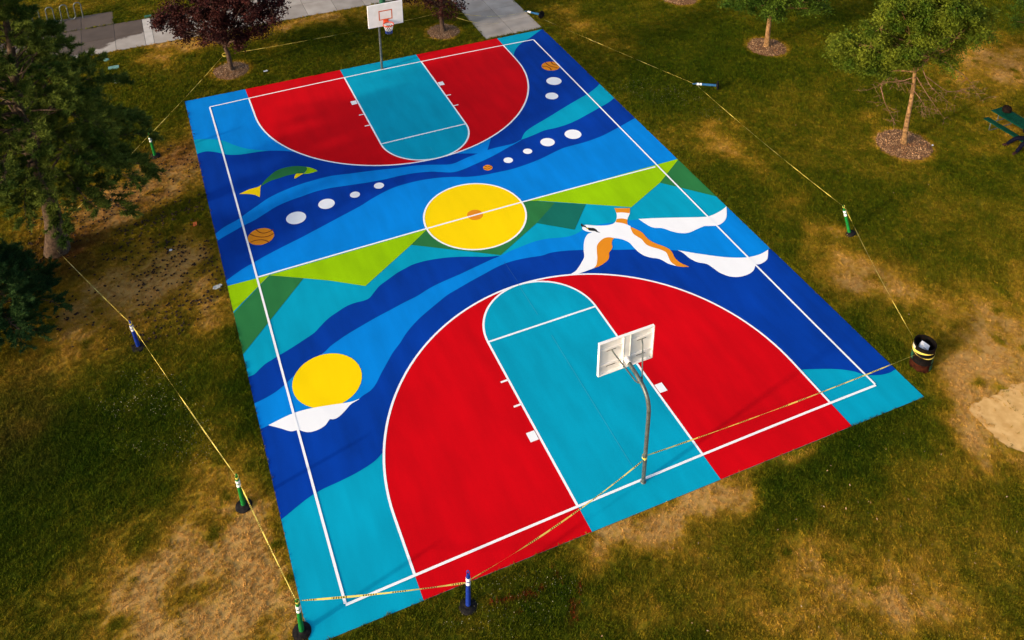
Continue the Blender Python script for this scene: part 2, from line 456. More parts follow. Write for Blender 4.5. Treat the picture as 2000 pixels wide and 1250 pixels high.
# ================================================================== THE SETTING
LZ = -0.014                                  # level of the lawn; the court's top is z = 0
SLAB = [P(361, 198)[:2], P(1060, 57)[:2], P(1805, 775)[:2], np.array([-8.56, -11.99])]   # clockwise from far left
BEDS = {}                                    # mulch beds: name -> (x, y, radius)
BEDS['plum'] = (-6.37, 14.19, 0.80)
BEDS['plum_far'] = (3.84, 13.89, 0.80)
BEDS['beyond'] = (16.72, 12.52, 0.95)
BEDS['mid'] = (17.42, 6.12, 0.92)
BEDS['ash'] = (17.26, -2.73, 1.06)
_q = P(-12, 14); BEDS['rack'] = (_q[0], _q[1], 0.80)
_q = P(-14, 352); BEDS['pine_side'] = (_q[0], _q[1], 0.60)
DIRT = [P(*q)[:2] for q in [(1893, 800), (1910, 823), (1940, 851), (1974, 874), (2000, 892), (2060, 915), (2160, 900), (2180, 790), (2100, 745), (2000, 746), (1935, 766), (1905, 784)]]

# ---- where the lawn is dry: patches in metres, warped by noise
def vnoise(x, y, scale, seed):
    r = np.random.default_rng(seed)
    g = r.random((256, 256))
    u = x * scale + 1000.3; v = y * scale + 1000.7
    i = np.floor(u).astype(int); j = np.floor(v).astype(int)
    fu = u - i; fv = v - j
    fu = fu * fu * (3 - 2 * fu); fv = fv * fv * (3 - 2 * fv)
    a = g[i % 256, j % 256]; b = g[(i + 1) % 256, j % 256]; c = g[i % 256, (j + 1) % 256]; d = g[(i + 1) % 256, (j + 1) % 256]
    return (a * (1 - fu) + b * fu) * (1 - fv) + (c * (1 - fu) + d * fu) * fv
def fbm(x, y, scale, seed, octv=4):
    s = 0; amp = 0.5; tot = 0
    for k in range(octv):
        s = s + amp * vnoise(x, y, scale * 2 ** k, seed + k); tot += amp; amp *= 0.55
    return s / tot
# (photo x, photo y, radius across, radius along, strength)
DRY = [(1888, 815, .5, .5, .5), (1925, 860, .8, .4, .5), (1965, 895, .9, .4, .5), (1900, 770, .8, .7, .4), (1960, 735, 1.4, .6, .4), (360, 1110, 2.1, 1.9, .62), (450, 1040, 1.3, 1.5, .35), (300, 1200, 2.0, 1.4, .4), (470, 1200, 1.2, 1.0, .3), (560, 1215, .35, .35, .5),
       (380, 285, .8, 1.3, .80), (330, 325, 1.5, .9, .80), (260, 385, 1.7, .9, .75), (190, 440, 1.4, .8, .6), (235, 360, 1.4, 1.2, .35), (60, 430, 2.0, 1.3, .35),
       (330, 520, 2.6, 1.9, .42), (250, 570, 2.2, 1.6, .38), (170, 620, 2.0, 1.5, .3), (400, 500, 1.0, 1.5, .15), (60, 760, 1.6, 1.4, .3), (430, 610, .5, .9, .35), (430, 640, .5, .5, .2), (300, 700, 2.0, 1.3, .16), (420, 420, .6, 1.2, .12), (430, 760, .5, 1.5, .15), (440, 860, .6, 1.2, .15),
       (310, 112, .8, .9, .55), (390, 85, 1.8, .7, .5), (300, 90, 2.5, .4, .4), (560, 50, 2.0, .7, .5), (650, 30, 2.2, .8, .45), (700, 40, 1.2, .5, .25), (810, 12, 1.4, .7, .6), (540, 95, .5, .3, .3),
       (300, 15, 1.3, .8, .25), (120, 10, 2.4, 1.2, .3), (1130, 55, 1.0, 1.0, .35), (1100, 25, 1.2, .8, .25), (1180, 85, .8, .6, .2), (1250, 105, .7, .7, .2),
       (1385, 250, 1.2, .8, .35), (1420, 285, 1.1, .8, .40), (1470, 330, .6, .6, .3), (1560, 395, .8, .6, .30), (1640, 520, 1.1, 1.1, .48), (1620, 460, .7, .6, .30), (1690, 555, 1.2, .9, .40), (1600, 450, .5, .5, .25), (1750, 560, 1.2, .8, .25), (1800, 600, 1.3, .9, .28),
       (1930, 660, 1.8, 1.2, .42), (1890, 740, .9, .8, .40), (1980, 700, 1.6, 1.4, .45), (1850, 600, 1.0, .6, .2), (1950, 560, 1.8, 1.4, .22), (1870, 780, .4, .6, .4), (1960, 930, 1.2, 1.0, .2),
       (1310, 1010, .9, .55, .60), (1230, 1060, 1.0, .55, .62), (1390, 965, .8, .5, .60), (1450, 945, .8, .35, .5), (1550, 895, .9, .22, .45), (1170, 1085, .6, .4, .4), (1340, 1060, .9, .6, .25), (1600, 870, .9, .15, .35),
       (1600, 1210, 1.6, .9, .42), (1530, 1080, 1.0, .7, .28), (1700, 1120, 1.8, 1.2, .20), (1400, 1160, 1.6, .9, .22), (1850, 1050, 2.0, 1.4, .22), (1750, 960, 1.4, .8, .14), (1540, 1040, .6, .4, .2), (1250, 1200, 1.2, .5, .2), (1900, 1200, 2.2, 1.2, .2), (1760, 1210, 1.2, 1.0, .2),
       (1930, 150, 2.6, 1.8, .42), (1990, 110, 2.5, 1.8, .42), (1870, 100, 1.6, 1.2, .25), (1700, 230, 1.0, .6, .22), (1750, 325, 1.6, .8, .12), (1950, 270, 1.4, .8, .25), (1970, 240, .8, 1.2, .3), (1560, 200, 1.4, 1.2, .14), (1640, 300, 1.8, 1.2, .15), (1900, 420, 3.0, 2.0, .12), (1550, 120, 1.0, .8, .1)]
LUSH_AND_SHADE = [(60, 860, 2.4, 3.0, .20), (240, 800, 2.2, 1.2, .14), (150, 950, 2.2, 1.6, .14), (1270, 150, 2.0, 2.0, .14), (1450, 130, 2.6, 2.0, .16), (1640, 40, 2.4, 2.2, .14), (1350, 60, 2.4, 2.0, .10), (1600, 350, 1.4, 1.0, .08), (1900, 330, 2.0, 1.2, .08), (1700, 820, 1.5, .8, .20), (1620, 920, 1.4, .7, .22), (1500, 960, .8, .5, .15), (1650, 400, 1.6, 1.0, .10), (1830, 640, .7, .9, .12), (640, 100, 2.2, 1.0, .08), (520, 165, 3.0, .6, .10), (1120, 1150, .8, .6, .2), (1450, 1080, 1.0, .6, .1), (1320, 200, 1.2, 2.0, .1), (330, 190, 2.0, 1.5, .06), (1560, 640, .5, 1.2, .16), (1700, 700, .5, 1.0, .2), (1450, 430, .4, 1.2, .12), (475, 700, .25, 2.5, .22), (520, 900, .25, 2.0, .22), (560, 1120, .3, 1.0, .25), (410, 480, .25, 1.4, .15)]  # greener grass; the left patches also put shade and vignette into its colour
LITTER = [(160, 480, .9, .5, .8), (120, 530, .9, .7, .5), (70, 490, 1.2, .8, .5), (30, 560, 1.4, .9, .35), (190, 440, 1.0, .5, .35), (340, 305, 1.2, .9, .65), (250, 390, 1.4, .8, .55), (385, 280, .6, 1.0, .5), (300, 600, 2.2, 1.6, .16), (20, 850, 1.0, 1.2, .3), (60, 720, 1.2, .9, .25)]
SPRAY = [((1010, 1195), (1058, 1148), .05), ((1080, 1105), (1118, 1180), .04), ((1134, 1135), (1128, 1195), .04), ((960, 1178), (1010, 1166), .05), ((1018, 1165), (1060, 1140), .03), ((1118, 1180), (1124, 1215), .03)]
def blobs(lst, x, y):
    wx = x + (fbm(x, y, 0.9, 51) - .5) * 1.6
    wy = y + (fbm(x, y, 0.9, 77) - .5) * 1.6
    t = np.zeros_like(x)
    for px_, py_, rx_, ry_, s in lst:
        c = P(px_, py_)
        d = ((wx - c[0]) / rx_) ** 2 + ((wy - c[1]) / ry_) ** 2
        t = t + s * np.exp(-d * 0.85)
    return t
def lawn_fields(x, y):
    n1 = fbm(x, y, 0.28, 5); n2 = fbm(x, y, 1.3, 15); n3 = fbm(x, y, 4.5, 25, 3)
    dry = 0.292 + (n1 - .5) * .24 + (n2 - .5) * .30 + (n3 - .5) * .22
    patch = np.minimum(blobs(DRY, x, y), 0.80)
    for bx, by, br in BEDS.values():
        rd_ = np.hypot(x - bx, y - by)
        patch = patch + .42 * np.exp(-((rd_ - br - .06) / .13) ** 2)
    dry = dry + patch * (0.65 + .9 * (n2 - .25)) - blobs(LUSH_AND_SHADE, x, y)
    weed = np.clip((vnoise(x, y, 2.2, 133) - .80) * 6, 0, 1) * np.clip((dry - .4) * 3, 0, 1)
    dry = dry - .5 * weed
    lit = np.clip(blobs(LITTER, x, y) * (0.3 + 1.2 * n3), 0, 0.9)
    sp = np.zeros_like(x)
    for a, b, w in SPRAY:
        A = P(*a)[:2]; B = P(*b)[:2]; d = B - A
        t = np.clip(((x - A[0]) * d[0] + (y - A[1]) * d[1]) / (d @ d), 0, 1)
        dist = np.hypot(x - A[0] - t * d[0], y - A[1] - t * d[1])
        sp = np.maximum(sp, np.clip(1.3 - dist / w, 0, 1) * (n3 > .42) * .85)
    return np.clip(dry, 0, 1), lit, sp
def inside(poly, x, y):
    r = np.zeros(x.shape, bool)
    n = len(poly)
    for i in range(n):
        a = poly[i]; b = poly[(i + 1) % n]
        c = ((a[1] > y) != (b[1] > y)) & (x < (b[0] - a[0]) * (y - a[1]) / (b[1] - a[1] + 1e-12) + a[0])
        r ^= c
    return r

# ---- lawn sheet to the horizon, fine where the camera looks
def axis(lo, hi, step):
    a = list(np.arange(lo, hi + 1e-6, step))
    out = []; s = step
    v = hi
    while v < 900: s *= 1.6; v += s; out.append(v)
    neg = []; s = step; v = lo
    while v > -900: s *= 1.6; v -= s; neg.append(v)
    return np.array(neg[::-1] + a + out)
ax = axis(-22, 38, 0.3); ay = axis(-20, 32, 0.3)
gx, gy = np.meshgrid(ax, ay)
nx, ny = len(ax), len(ay)
fx, fy = gx.ravel(), gy.ravel()
gz = LZ + (fbm(fx, fy, 0.5, 91) - .5) * 0.02
idx = np.arange(nx * ny).reshape(ny, nx)
fc = np.stack([idx[:-1, :-1].ravel(), idx[:-1, 1:].ravel(), idx[1:, 1:].ravel(), idx[1:, :-1].ravel()], 1)
lme = bpy.data.meshes.new('lawn')
lme.from_pydata(np.stack([fx, fy, gz], 1).tolist(), [], fc.tolist())
for nm, vals in zip(('dry', 'litter', 'spray'), lawn_fields(fx, fy)):
    a = lme.attributes.new(nm, 'FLOAT', 'POINT'); a.data.foreach_set('value', vals.astype(np.float32))
lme.materials.append(M['lawn'])
lme.shade_smooth()
tag(link('lawn', lme), kind='structure')

# ---- bare dirt
def sheet(name, poly, z, mat, parent=None, kind=None):
    o = mesh(name, [(q[0], q[1], z) for q in poly], [tuple(range(len(poly)))], mat, parent)
    if kind: tag(o, kind=kind)
    return o
def catmull(pts, closed=False, k=5):
    p = [np.array(q, float)[:2] for q in pts]
    n = len(p); out = []
    for i in range(n if closed else n - 1):
        a = p[(i - 1) % n] if (closed or i > 0) else 2 * p[0] - p[1]
        b = p[i]; c = p[(i + 1) % n]
        d = p[(i + 2) % n] if (closed or i + 2 < n) else 2 * p[-1] - p[-2]
        for j in range(k):
            t = j / k
            out.append(0.5 * ((2 * b) + (c - a) * t + (2 * a - 5 * b + 4 * c - d) * t * t + (3 * b - 3 * c + d - a) * t ** 3))
    if not closed: out.append(p[-1])
    return out
dirt_poly = catmull(DIRT, True, 28)
_dx = np.array([q[0] for q in dirt_poly]); _dy = np.array([q[1] for q in dirt_poly])
_n1 = fbm(_dx, _dy, 1.6, 301, 5) - .5; _n2 = fbm(_dx, _dy, 1.6, 307, 5) - .5
dirt_poly = [np.array([a + u * .55, b + v * .55]) for a, b, u, v in zip(_dx, _dy, _n1, _n2)]
sheet('dirt_patch', dirt_poly, LZ + 0.016, M['dirt'], kind='structure')

# ---- concrete paths of separate slabs
PATHS = []
def path(name, x0, x1, y0, y1, xs, ys, pale=()):
    base = mesh(name, [(x0, y0, LZ + .012), (x1, y0, LZ + .012), (x1, y1, LZ + .012), (x0, y1, LZ + .012)], [(0, 1, 2, 3)], M['asphalt'])
    tag(base, kind='structure')
    PATHS.append((x0, x1, y0, y1))
    g = 0.009
    for i in range(len(xs) - 1):
        for j in range(len(ys) - 1):
            w = xs[i + 1] - xs[i] - 2 * g; h = ys[j + 1] - ys[j] - 2 * g
            m = MB().box((0, 0, 0), (w, h, 0.05), 0, 0.006)
            s = m.build('concrete_slab', M['concrete_pale'] if i in pale else M['concrete'], base)
            s.location = ((xs[i] + xs[i + 1]) / 2, (ys[j] + ys[j + 1]) / 2, -0.012 + random.uniform(-.002, .002))
    return base
xs = [-20.2, -18.7, -17.2, -15.7, -14.2, -12.64, -11.12, -9.78, -9.38]
while xs[-1] < 8.4: xs.append(min(xs[-1] + 1.50, 8.5))
path('footpath', -20.2, 8.5, 18.36, 21.45, xs, [18.36, 19.90, 21.45], pale=(7,))
path('court_walk', 5.47, 8.5, 12.30, 18.34, [5.47, 6.98, 8.5], [12.30, 13.70, 15.24, 16.78, 18.34])
path('rack_pad', -15.35, -11.1, 21.47, 23.07, [-15.35, -12.62, -11.1], [21.47, 23.07])

# ---- the court: slab and painted mural
court_mb = MB()
n4 = len(SLAB)
sv = [(q[0], q[1], 0.0) for q in SLAB] + [(q[0], q[1], -0.12) for q in SLAB]
court_mb.add(sv, [(3, 2, 1, 0), (4, 5, 6, 7)] + [(i, (i + 1) % 4, 4 + (i + 1) % 4, 4 + i) for i in range(4)])
court = court_mb.build('basketball_court', M['teal'])
court.data.materials.append(M['asphalt'])
for _i, _p in enumerate(court.data.polygons):
    if _i: _p.material_index = 1
tag(court, kind='structure')
def clip_slab(poly):
    c = SLAB[::-1]                                           # counter-clockwise
    out = [np.array(q[:2], float) for q in poly]
    for i in range(4):
        a = c[i]; b = c[(i + 1) % 4]
        nrm = np.array([-(b - a)[1], (b - a)[0]])
        f = lambda q: (q - a) @ nrm
        inp = out; out = []
        for k in range(len(inp)):
            s, e = inp[k - 1], inp[k]
            fs, fe = f(s), f(e)
            if fe >= 0:
                if fs < 0: out.append(s + (e - s) * fs / (fs - fe))
                out.append(e)
            elif fs >= 0: out.append(s + (e - s) * fs / (fs - fe))
        if not out: return []
    return out
LAY = 0.0015
def area(p):
    return 0.5 * sum(p[i - 1][0] * p[i][1] - p[i][0] * p[i - 1][1] for i in range(len(p)))
def lay(name, poly, col, k, parent=None):
    """one painted area at paint layer k; poly already in metres"""
    q = clip_slab(poly)
    r = []
    for v in q:
        if not r or np.hypot(*(v - r[-1])) > 1e-4: r.append(v)
    if area(r) < 0: r = r[::-1]
    from mathutils.geometry import tessellate_polygon
    z = k * LAY
    tri = tessellate_polygon([[Vector((v[0], v[1], 0)) for v in r]])
    o = mesh(name, [(v[0], v[1], z) for v in r], [], M[col], parent or court)
    me = o.data
    me.clear_geometry()
    fs = []
    for t in tri:
        a, b, c = (r[i] for i in t)
        ar = (b[0] - a[0]) * (c[1] - a[1]) - (c[0] - a[0]) * (b[1] - a[1])
        if abs(ar) > 1e-9: fs.append(t if ar > 0 else (t[0], t[2], t[1]))
    me.from_pydata([(v[0], v[1], z) for v in r], [], fs)
    return o
def T(ox, oy, s, pts): return [(ox + x / s, oy + y / s) for x, y in pts]
S4 = 3.90625
zA = lambda *p: T(360, 180, S4, p)
zB = lambda *p: T(700, 180, S4, p)
zC = lambda *p: T(1050, 350, S4, p)
zD = lambda *p: T(400, 400, S4, p)
zE = lambda *p: T(440, 650, S4, p)
zF = lambda *p: T(540, 930, S4, p)
zH = lambda *p: T(1400, 550, S4, p)
zK = lambda *p: T(650, 0, S4, p)
zL = lambda *p: T(1000, 0, S4, p)
zN = lambda *p: T(700, 440, 4.8825, p)
zQ = lambda *p: T(460, 310, 11.111, p)
zR = lambda *p: T(1100, 390, 7.6923, p)
def W(pts): return [P(*q)[:2] for q in pts]
def curve(pts, k=5): return catmull(W(pts), False, k)

c1 = curve(zA((20, 540), (60, 500), (95, 475), (125, 462), (180, 452), (260, 462), (320, 476), (410, 478), (500, 466), (590, 453), (680, 447), (800, 452), (900, 470)))
c4 = curve(zL((1200, 740), (1060, 830), (940, 900), (860, 945), (760, 1000), (680, 1040)) + zB((1740, 378), (1640, 405), (1560, 428), (1480, 465), (1400, 505), (1300, 545), (1180, 585), (1060, 612), (930, 637), (820, 647), (720, 647), (600, 655), (480, 672), (380, 695), (280, 725), (190, 765), (100, 815)) + zA((1340, 870), (1200, 945), (1060, 1020), (900, 1105), (760, 1175), (620, 1248)) + zD((375, 440), (280, 495), (175, 570), (60, 650)))
far_corner = curve(zK((1800, 60), (1700, 140), (1600, 220), (1560, 248), (1500, 292), (1440, 330), (1400, 370), (1380, 420), (1370, 520)))
mid_l = W([(250, 614.5), (447, 558), (928, 420), (1326, 309), (1500, 260)])
# layer 1: light blues
lay('blue_field', mid_l + W([(1500, -60), (250, -60)]), 'light_blue', 1)
lb2_top = curve(zE((120, 575), (240, 530), (330, 485), (400, 440), (465, 385), (520, 330), (580, 270), (640, 215), (740, 160), (800, 105), (860, 60), (950, 0)) + zN((150, 890), (300, 810), (430, 740), (560, 675), (680, 600), (800, 540), (950, 475), (1100, 405), (1250, 335), (1350, 292), (1450, 245), (1560, 200), (1680, 155), (1800, 128), (1950, 115)) + zC((260, 430), (310, 408), (370, 375), (450, 348), (600, 328), (690, 315), (770, 308), (900, 300), (1100, 296), (1250, 293), (1320, 283), (1400, 243), (1440, 212), (1560, 110)))
lb2_bot = curve(zE((180, 770), (285, 728), (340, 704), (520, 640), (720, 600), (900, 570), (1010, 512), (1050, 480), (1110, 440), (1150, 390), (1190, 310), (1240, 220), (1280, 150)) + zN((400, 1120), (450, 1040), (510, 965), (580, 890), (660, 820), (750, 745), (850, 665), (960, 600), (1080, 530), (1200, 465), (1300, 410), (1400, 365), (1500, 335), (1620, 310), (1750, 290)) + zC((100, 562), (200, 548), (300, 542), (450, 538), (600, 540), (750, 537), (900, 540), (1060, 545), (1180, 562), (1300, 582), (1430, 598), (1540, 601), (1620, 595), (1700, 573), (1760, 542), (1775, 527), (1900, 440)))
lay('blue_river', lb2_top + lb2_bot[::-1], 'light_blue', 1)
# layer 2
lay('teal_wave', curve(zA((20, 360), (70, 362), (200, 358), (300, 372), (370, 400), (460, 428), (540, 440), (640, 448), (700, 452))) + W(zA((640, 500), (300, 520), (20, 560))), 'teal', 2)
lay('teal_corner', far_corner + W(zK((1200, 520), (1200, 150), (1700, -50))), 'teal', 2)
# layer 3: deep blues
lay('deep_blue_water', c1 + W([(700, 300), (950, 300)]) + far_corner[::-1] + c4, 'dark_blue', 3)
d2_top = curve(zE((100, 375), (190, 332), (225, 315), (265, 275), (310, 235), (360, 205), (390, 185), (500, 120), (600, 55), (680, 0)) + zD((880, 930), (940, 870), (1010, 820), (1090, 770), (1160, 745), (1220, 730)) + zN((110, 690), (150, 640), (200, 580), (280, 520), (370, 455), (450, 410), (520, 375), (620, 345), (740, 322), (880, 306), (1050, 300), (1200, 302), (1350, 292)))
d2_bot = curve(zN((1350, 292), (1250, 335), (1100, 405), (950, 475), (800, 540), (680, 600), (560, 675), (430, 740), (300, 810), (150, 890)) + zE((950, 0), (860, 60), (800, 105), (740, 160), (640, 215), (580, 270), (520, 330), (465, 385), (400, 440), (330, 485), (240, 530), (120, 575)))
lay('deep_blue_river', d2_top + d2_bot, 'dark_blue', 3)
d3_r = curve(zH((1520, 590), (1450, 630), (1360, 672), (1320, 695), (1250, 712), (1170, 715), (1110, 705), (1040, 685), (960, 672), (870, 667), (760, 668), (640, 672), (560, 680)))
d3_l = curve(zE((1260, 850), (1195, 920), (1150, 970), (1090, 1015), (990, 1075), (870, 1135), (750, 1190), (650, 1248)) + zF((160, 230), (100, 280), (50, 320), (-60, 400)))
lay('deep_blue_bank', lb2_bot + d3_r + W([(1300, 800)]) + d3_l, 'dark_blue', 3)
# layer 4: stripes and hills
s1_top = curve(zA((150, 1150), (240, 1080), (290, 1040), (340, 1010), (410, 972), (480, 920), (560, 865), (640, 810), (740, 760), (860, 712), (980, 675), (1120, 640), (1280, 620), (1450, 598), (1600, 582), (1750, 562), (1870, 555)) + zB((680, 553), (740, 540), (830, 500), (930, 462), (1020, 432), (1110, 410), (1180, 393), (1232, 368)))
s1_bot = curve(zB((1250, 362), (1200, 392), (1130, 430), (1050, 475), (960, 520), (880, 555), (800, 590), (720, 612), (620, 610)) + zA((1880, 608), (1760, 618), (1640, 640), (1520, 668), (1400, 690), (1250, 712), (1100, 735), (1000, 760), (900, 795), (800, 830), (700, 875), (620, 925), (540, 975), (450, 1020), (380, 1060), (300, 1105), (252, 1138), (150, 1220)))
lay('blue_stripe', s1_top + s1_bot, 'light_blue', 4)
lay('teal_stripe', curve(zL((72, 1062), (100, 1010), (160, 965), (270, 900), (400, 820), (510, 755), (580, 715), (640, 670), (670, 638), (720, 580))) + curve(zL((860, 690), (785, 745), (740, 780), (680, 815), (600, 860), (500, 915), (420, 950), (340, 975), (250, 995), (190, 1020), (130, 1045), (72, 1066))), 'teal', 4)
lay('green_hill', W(zD((495, 538), (752, 563), (305, 1125), (150, 1320), (150, 900))), 'green', 4)
lay('lime_hill', W(zD((80, 645), (185, 617), (495, 536), (222, 812), (120, 910))), 'lime', 5)
lay('lime_hill', W(zD((490, 538), (1695, 188), (1570, 310), (1225, 621), (950, 579))), 'lime', 5)
lay('green_hill', W(zB((525, 1045), (395, 1165), (1085, 1244), (1360, 1000), (1502, 842), (1290, 824))), 'green', 4)
lay('pine_green_hill', W(zB((1502, 842), (1735, 856), (1650, 1050), (1360, 1000))), 'pine_green', 4)
lay('lime_hill', W([(1026, 393), (1326, 310), (1289, 357), (1233, 405), (1198, 402.5), (1050, 392.2)]), 'lime', 5)
lay('green_hill', W([(1326, 310), (1360, 330), (1450, 395), (1402, 384.5), (1289, 357)]), 'green', 4)

# ---- regulation markings: ideal layout, then eased onto the surveyed positions (paint is a few cm off true)
FT = 0.3048
CW, CL = 50 * FT / 2, 75 * FT / 2
_ideal = [(-CW, CL), (CW, CL), (CW, -CL), (-CW, -CL)] + [(-6 * FT, CL), (6 * FT, CL), (-6 * FT, CL - 19 * FT), (6 * FT, CL - 19 * FT), (-6 * FT, -CL + 19 * FT), (6 * FT, -CL + 19 * FT), (-6 * FT, -CL), (6 * FT, -CL), (-CW, 0), (0, 0), (-6 * FT, 0), (6 * FT, 0), (-19.75 * FT, CL), (19.75 * FT, CL), (-19.75 * FT, -CL), (19.75 * FT, -CL)]
_seen = W([(409, 210), (1042, 78), (1711, 752), (678, 1181), (673, 151.5), (822.8, 120.3), (746, 282), (908.6, 243), (957, 667), (1163, 600), (1128, 991), (1372, 888), (500.6, 542.6), (928, 420), (831.8, 447.5), (1018.7, 393.8), (486, 192), (982.8, 88.8), (807.5, 1125), (1621.5, 788.6)])
def _basis(x, y):
    x = np.asarray(x) / 8.0; y = np.asarray(y) / 11.0
    return np.stack([np.ones_like(x), x, y, x * x, x * y, y * y, x * (x * x + y * y), y * (x * x + y * y)], -1)
_A = _basis([q[0] for q in _ideal], [q[1] for q in _ideal])
_D = np.array(_seen) - np.array(_ideal)
_K = np.linalg.lstsq(_A.T @ _A + 0.15 * np.eye(8), _A.T @ _D, rcond=None)[0]
def G(pts): 
    a = np.array(pts, float)
    return list(a + _basis(a[:, 0], a[:, 1]) @ _K)
def seg(a, b, n=14): return [np.array(a) * (1 - t) + np.array(b) * t for t in np.linspace(0, 1, n)]
LW = 0.064
def line(name, pts, w=LW, col='white', k=8, closed=False, warp=True, parent=None):
    p = [np.array(q, float)[:2] for q in (G(pts) if warp else pts)]
    n = len(p); a = []; b = []
    for i in range(n):
        t = (p[(i + 1) % n] - p[i - 1]) if closed else (p[min(i + 1, n - 1)] - p[max(i - 1, 0)])
        t = t / (np.hypot(*t) + 1e-9)
        nn = np.array([-t[1], t[0]])
        a.append(p[i] + nn * w / 2); b.append(p[i] - nn * w / 2)
    z = k * LAY
    v = [(q[0], q[1], z) for q in a] + [(q[0], q[1], z) for q in b]
    m = n if closed else n - 1
    return mesh(name, v, [(i, n + i, n + (i + 1) % n, (i + 1) % n) for i in range(m)], M[col], parent or court)
def arc(cx, cy, r, a0, a1, n=48): return [(cx + r * math.cos(R(a0 + (a1 - a0) * t)), cy + r * math.sin(R(a0 + (a1 - a0) * t))) for t in np.linspace(0, 1, n)]
TP = 19.75 * FT
for sgn in (1, -1):
    yb = sgn * CL; inn = -sgn
    ov = yb + sgn * 2.0
    hoop = yb + inn * 5.25 * FT
    a = arc(0, 0, TP, 180, 0, 72)
    three = seg((-TP, yb), (-TP, hoop), 5)[:-1] + [(x, hoop + inn * y) for x, y in a] + seg((TP, hoop), (TP, yb), 5)[1:]
    lay('red_zone', G([(-TP, ov)] + three + [(TP, ov)]), 'red', 5)
    ftl = yb + inn * 19 * FT
    key = seg((-6 * FT, yb), (-6 * FT, ftl), 12)[:-1] + [(x, ftl + inn * y) for x, y in arc(0, 0, 6 * FT, 180, 0, 40)] + seg((6 * FT, ftl), (6 * FT, yb), 12)[1:]
    lay('key_paint', G([(-6 * FT, ov)] + key + [(6 * FT, ov)]), 'teal', 6)
    line('three_point_line', three, k=8)
    line('key_line', key, k=7)
    line('free_throw_line', seg((-6 * FT, ftl), (6 * FT, ftl)), k=9)
    for sx in (-1, 1):
        q = [(sx * (6 * FT + .05), yb + inn * 7 * FT), (sx * (6 * FT + .05), yb + inn * 8 * FT), (sx * (6 * FT + .29), yb + inn * 8 * FT), (sx * (6 * FT + .29), yb + inn * 7 * FT)]
        lay('lane_block', G(q), 'white', 9)
        for d in (11, 14):
            line('lane_tick', [(sx * (6 * FT + .02), yb + inn * d * FT), (sx * (6 * FT + .24), yb + inn * d * FT)], 0.06, k=9)
line('boundary_line', seg((-CW, CL), (CW, CL)) , k=10)
line('boundary_line', seg((-CW, -CL), (CW, -CL)), k=10)
line('boundary_line', seg((-CW, CL - LW / 2), (-CW, -CL + LW / 2), 20), k=10)
line('boundary_line', seg((CW, CL - LW / 2), (CW, -CL + LW / 2), 20), k=10)
yc = lay('centre_circle', G(arc(0, 0, 6 * FT, 0, 360, 73)[:-1]), 'yellow', 6)
lay('centre_spot', G(arc(0, 0.01, 0.285, 0, 360, 33)[:-1]), 'orange', 7)
line('centre_ring', arc(0, 0, 6 * FT, 0, 360, 73)[:-1], closed=True, k=9)
line('half_court_line', seg((-CW, 0), (CW * .985, 0), 24), k=8)

# ---- dots, balls, sun, clouds, fish, bird
def disc(name, cx, cy, hw, col, k, parent=None):
    a = P(cx - hw, cy); b = P(cx + hw, cy); c = P(cx, cy)
    r = np.hypot(*(b - a)[:2]) / 2
    return lay(name, arc(c[0], c[1], r, 0, 360, 37)[:-1], col, k, parent)
for (x, y), hw in list(zip(zA((853, 960), (1085, 853), (1302, 783), (1485, 714)), (75, 62, 38, 38))) + list(zip(zB((1143, 520), (1291, 452), (1443, 382), (1637, 322)), (36, 35, 55, 64))) + list(zip(zK((1687, 619), (1671, 733)), (58, 49))):
    disc('white_dot', x, y, hw / S4, 'white', 5)
def ball(c, hw, seams, w):
    o = disc('orange_ball', c[0], c[1], hw, 'orange', 5)
    for s in seams:
        line('ball_seam', curve(s, 6), w, 'seam', 6, warp=False, parent=o)
ball(zA((585, 1102))[0], 98 / S4, [zA((545, 1047), (570, 1068), (605, 1077), (650, 1065), (680, 1048)), zA((497, 1083), (540, 1100), (590, 1107), (640, 1100), (681, 1080)), zA((505, 1147), (545, 1132), (590, 1128), (625, 1135), (648, 1150))], 0.035)
zT = lambda *p: T(1040, 100, 12.5, p)
ball(zK((1663, 505))[0], 70 / S4, [zT((310, 275), (370, 330), (440, 370), (520, 390), (608, 405)), zT((455, 256), (480, 300), (530, 330), (640, 345)), zT((228, 370), (330, 375), (400, 400), (440, 430), (457, 472))], 0.05)
ball(zB((987, 577))[0], 36 / S4, [zB((960, 562), (985, 572), (1015, 560)), zB((953, 582), (985, 588), (1020, 572))], 0.03)
disc('yellow_sun', *zE((778, 361))[0], 262 / S4, 'yellow', 5)
def shape(name, px, col, k, parent=None, smooth=True):
    w = W(px)
    return lay(name, catmull(w, True, 3) if smooth else w, col, k, parent)
def shape2(name, runs, col, k, parent=None):
    """runs of smooth curve that meet in corners"""
    o = []
    for r in runs: o += curve(r, 4)
    return lay(name, o, col, k, parent)
shape2('white_cloud', [zC((770, 305), (900, 298), (1100, 293), (1250, 290), (1320, 280), (1400, 240), (1441, 208)), zC((1441, 212), (1442, 280), (1425, 320), (1380, 352), (1320, 358), (1270, 360), (1210, 385), (1150, 410), (1080, 412), (1010, 395), (950, 375), (880, 370), (820, 340), (775, 308))], 'white', 6)
shape2('white_cloud', [zC((1070, 543), (1180, 562), (1300, 580), (1430, 596), (1540, 600), (1620, 594), (1700, 572), (1758, 540)), zC((1759, 544), (1755, 600), (1740, 625), (1700, 648), (1665, 652)), zC((1664, 655), (1645, 700), (1600, 730), (1530, 747), (1460, 742), (1390, 715), (1340, 680), (1290, 648), (1220, 635), (1160, 605), (1110, 565), (1074, 545))], 'white', 6)
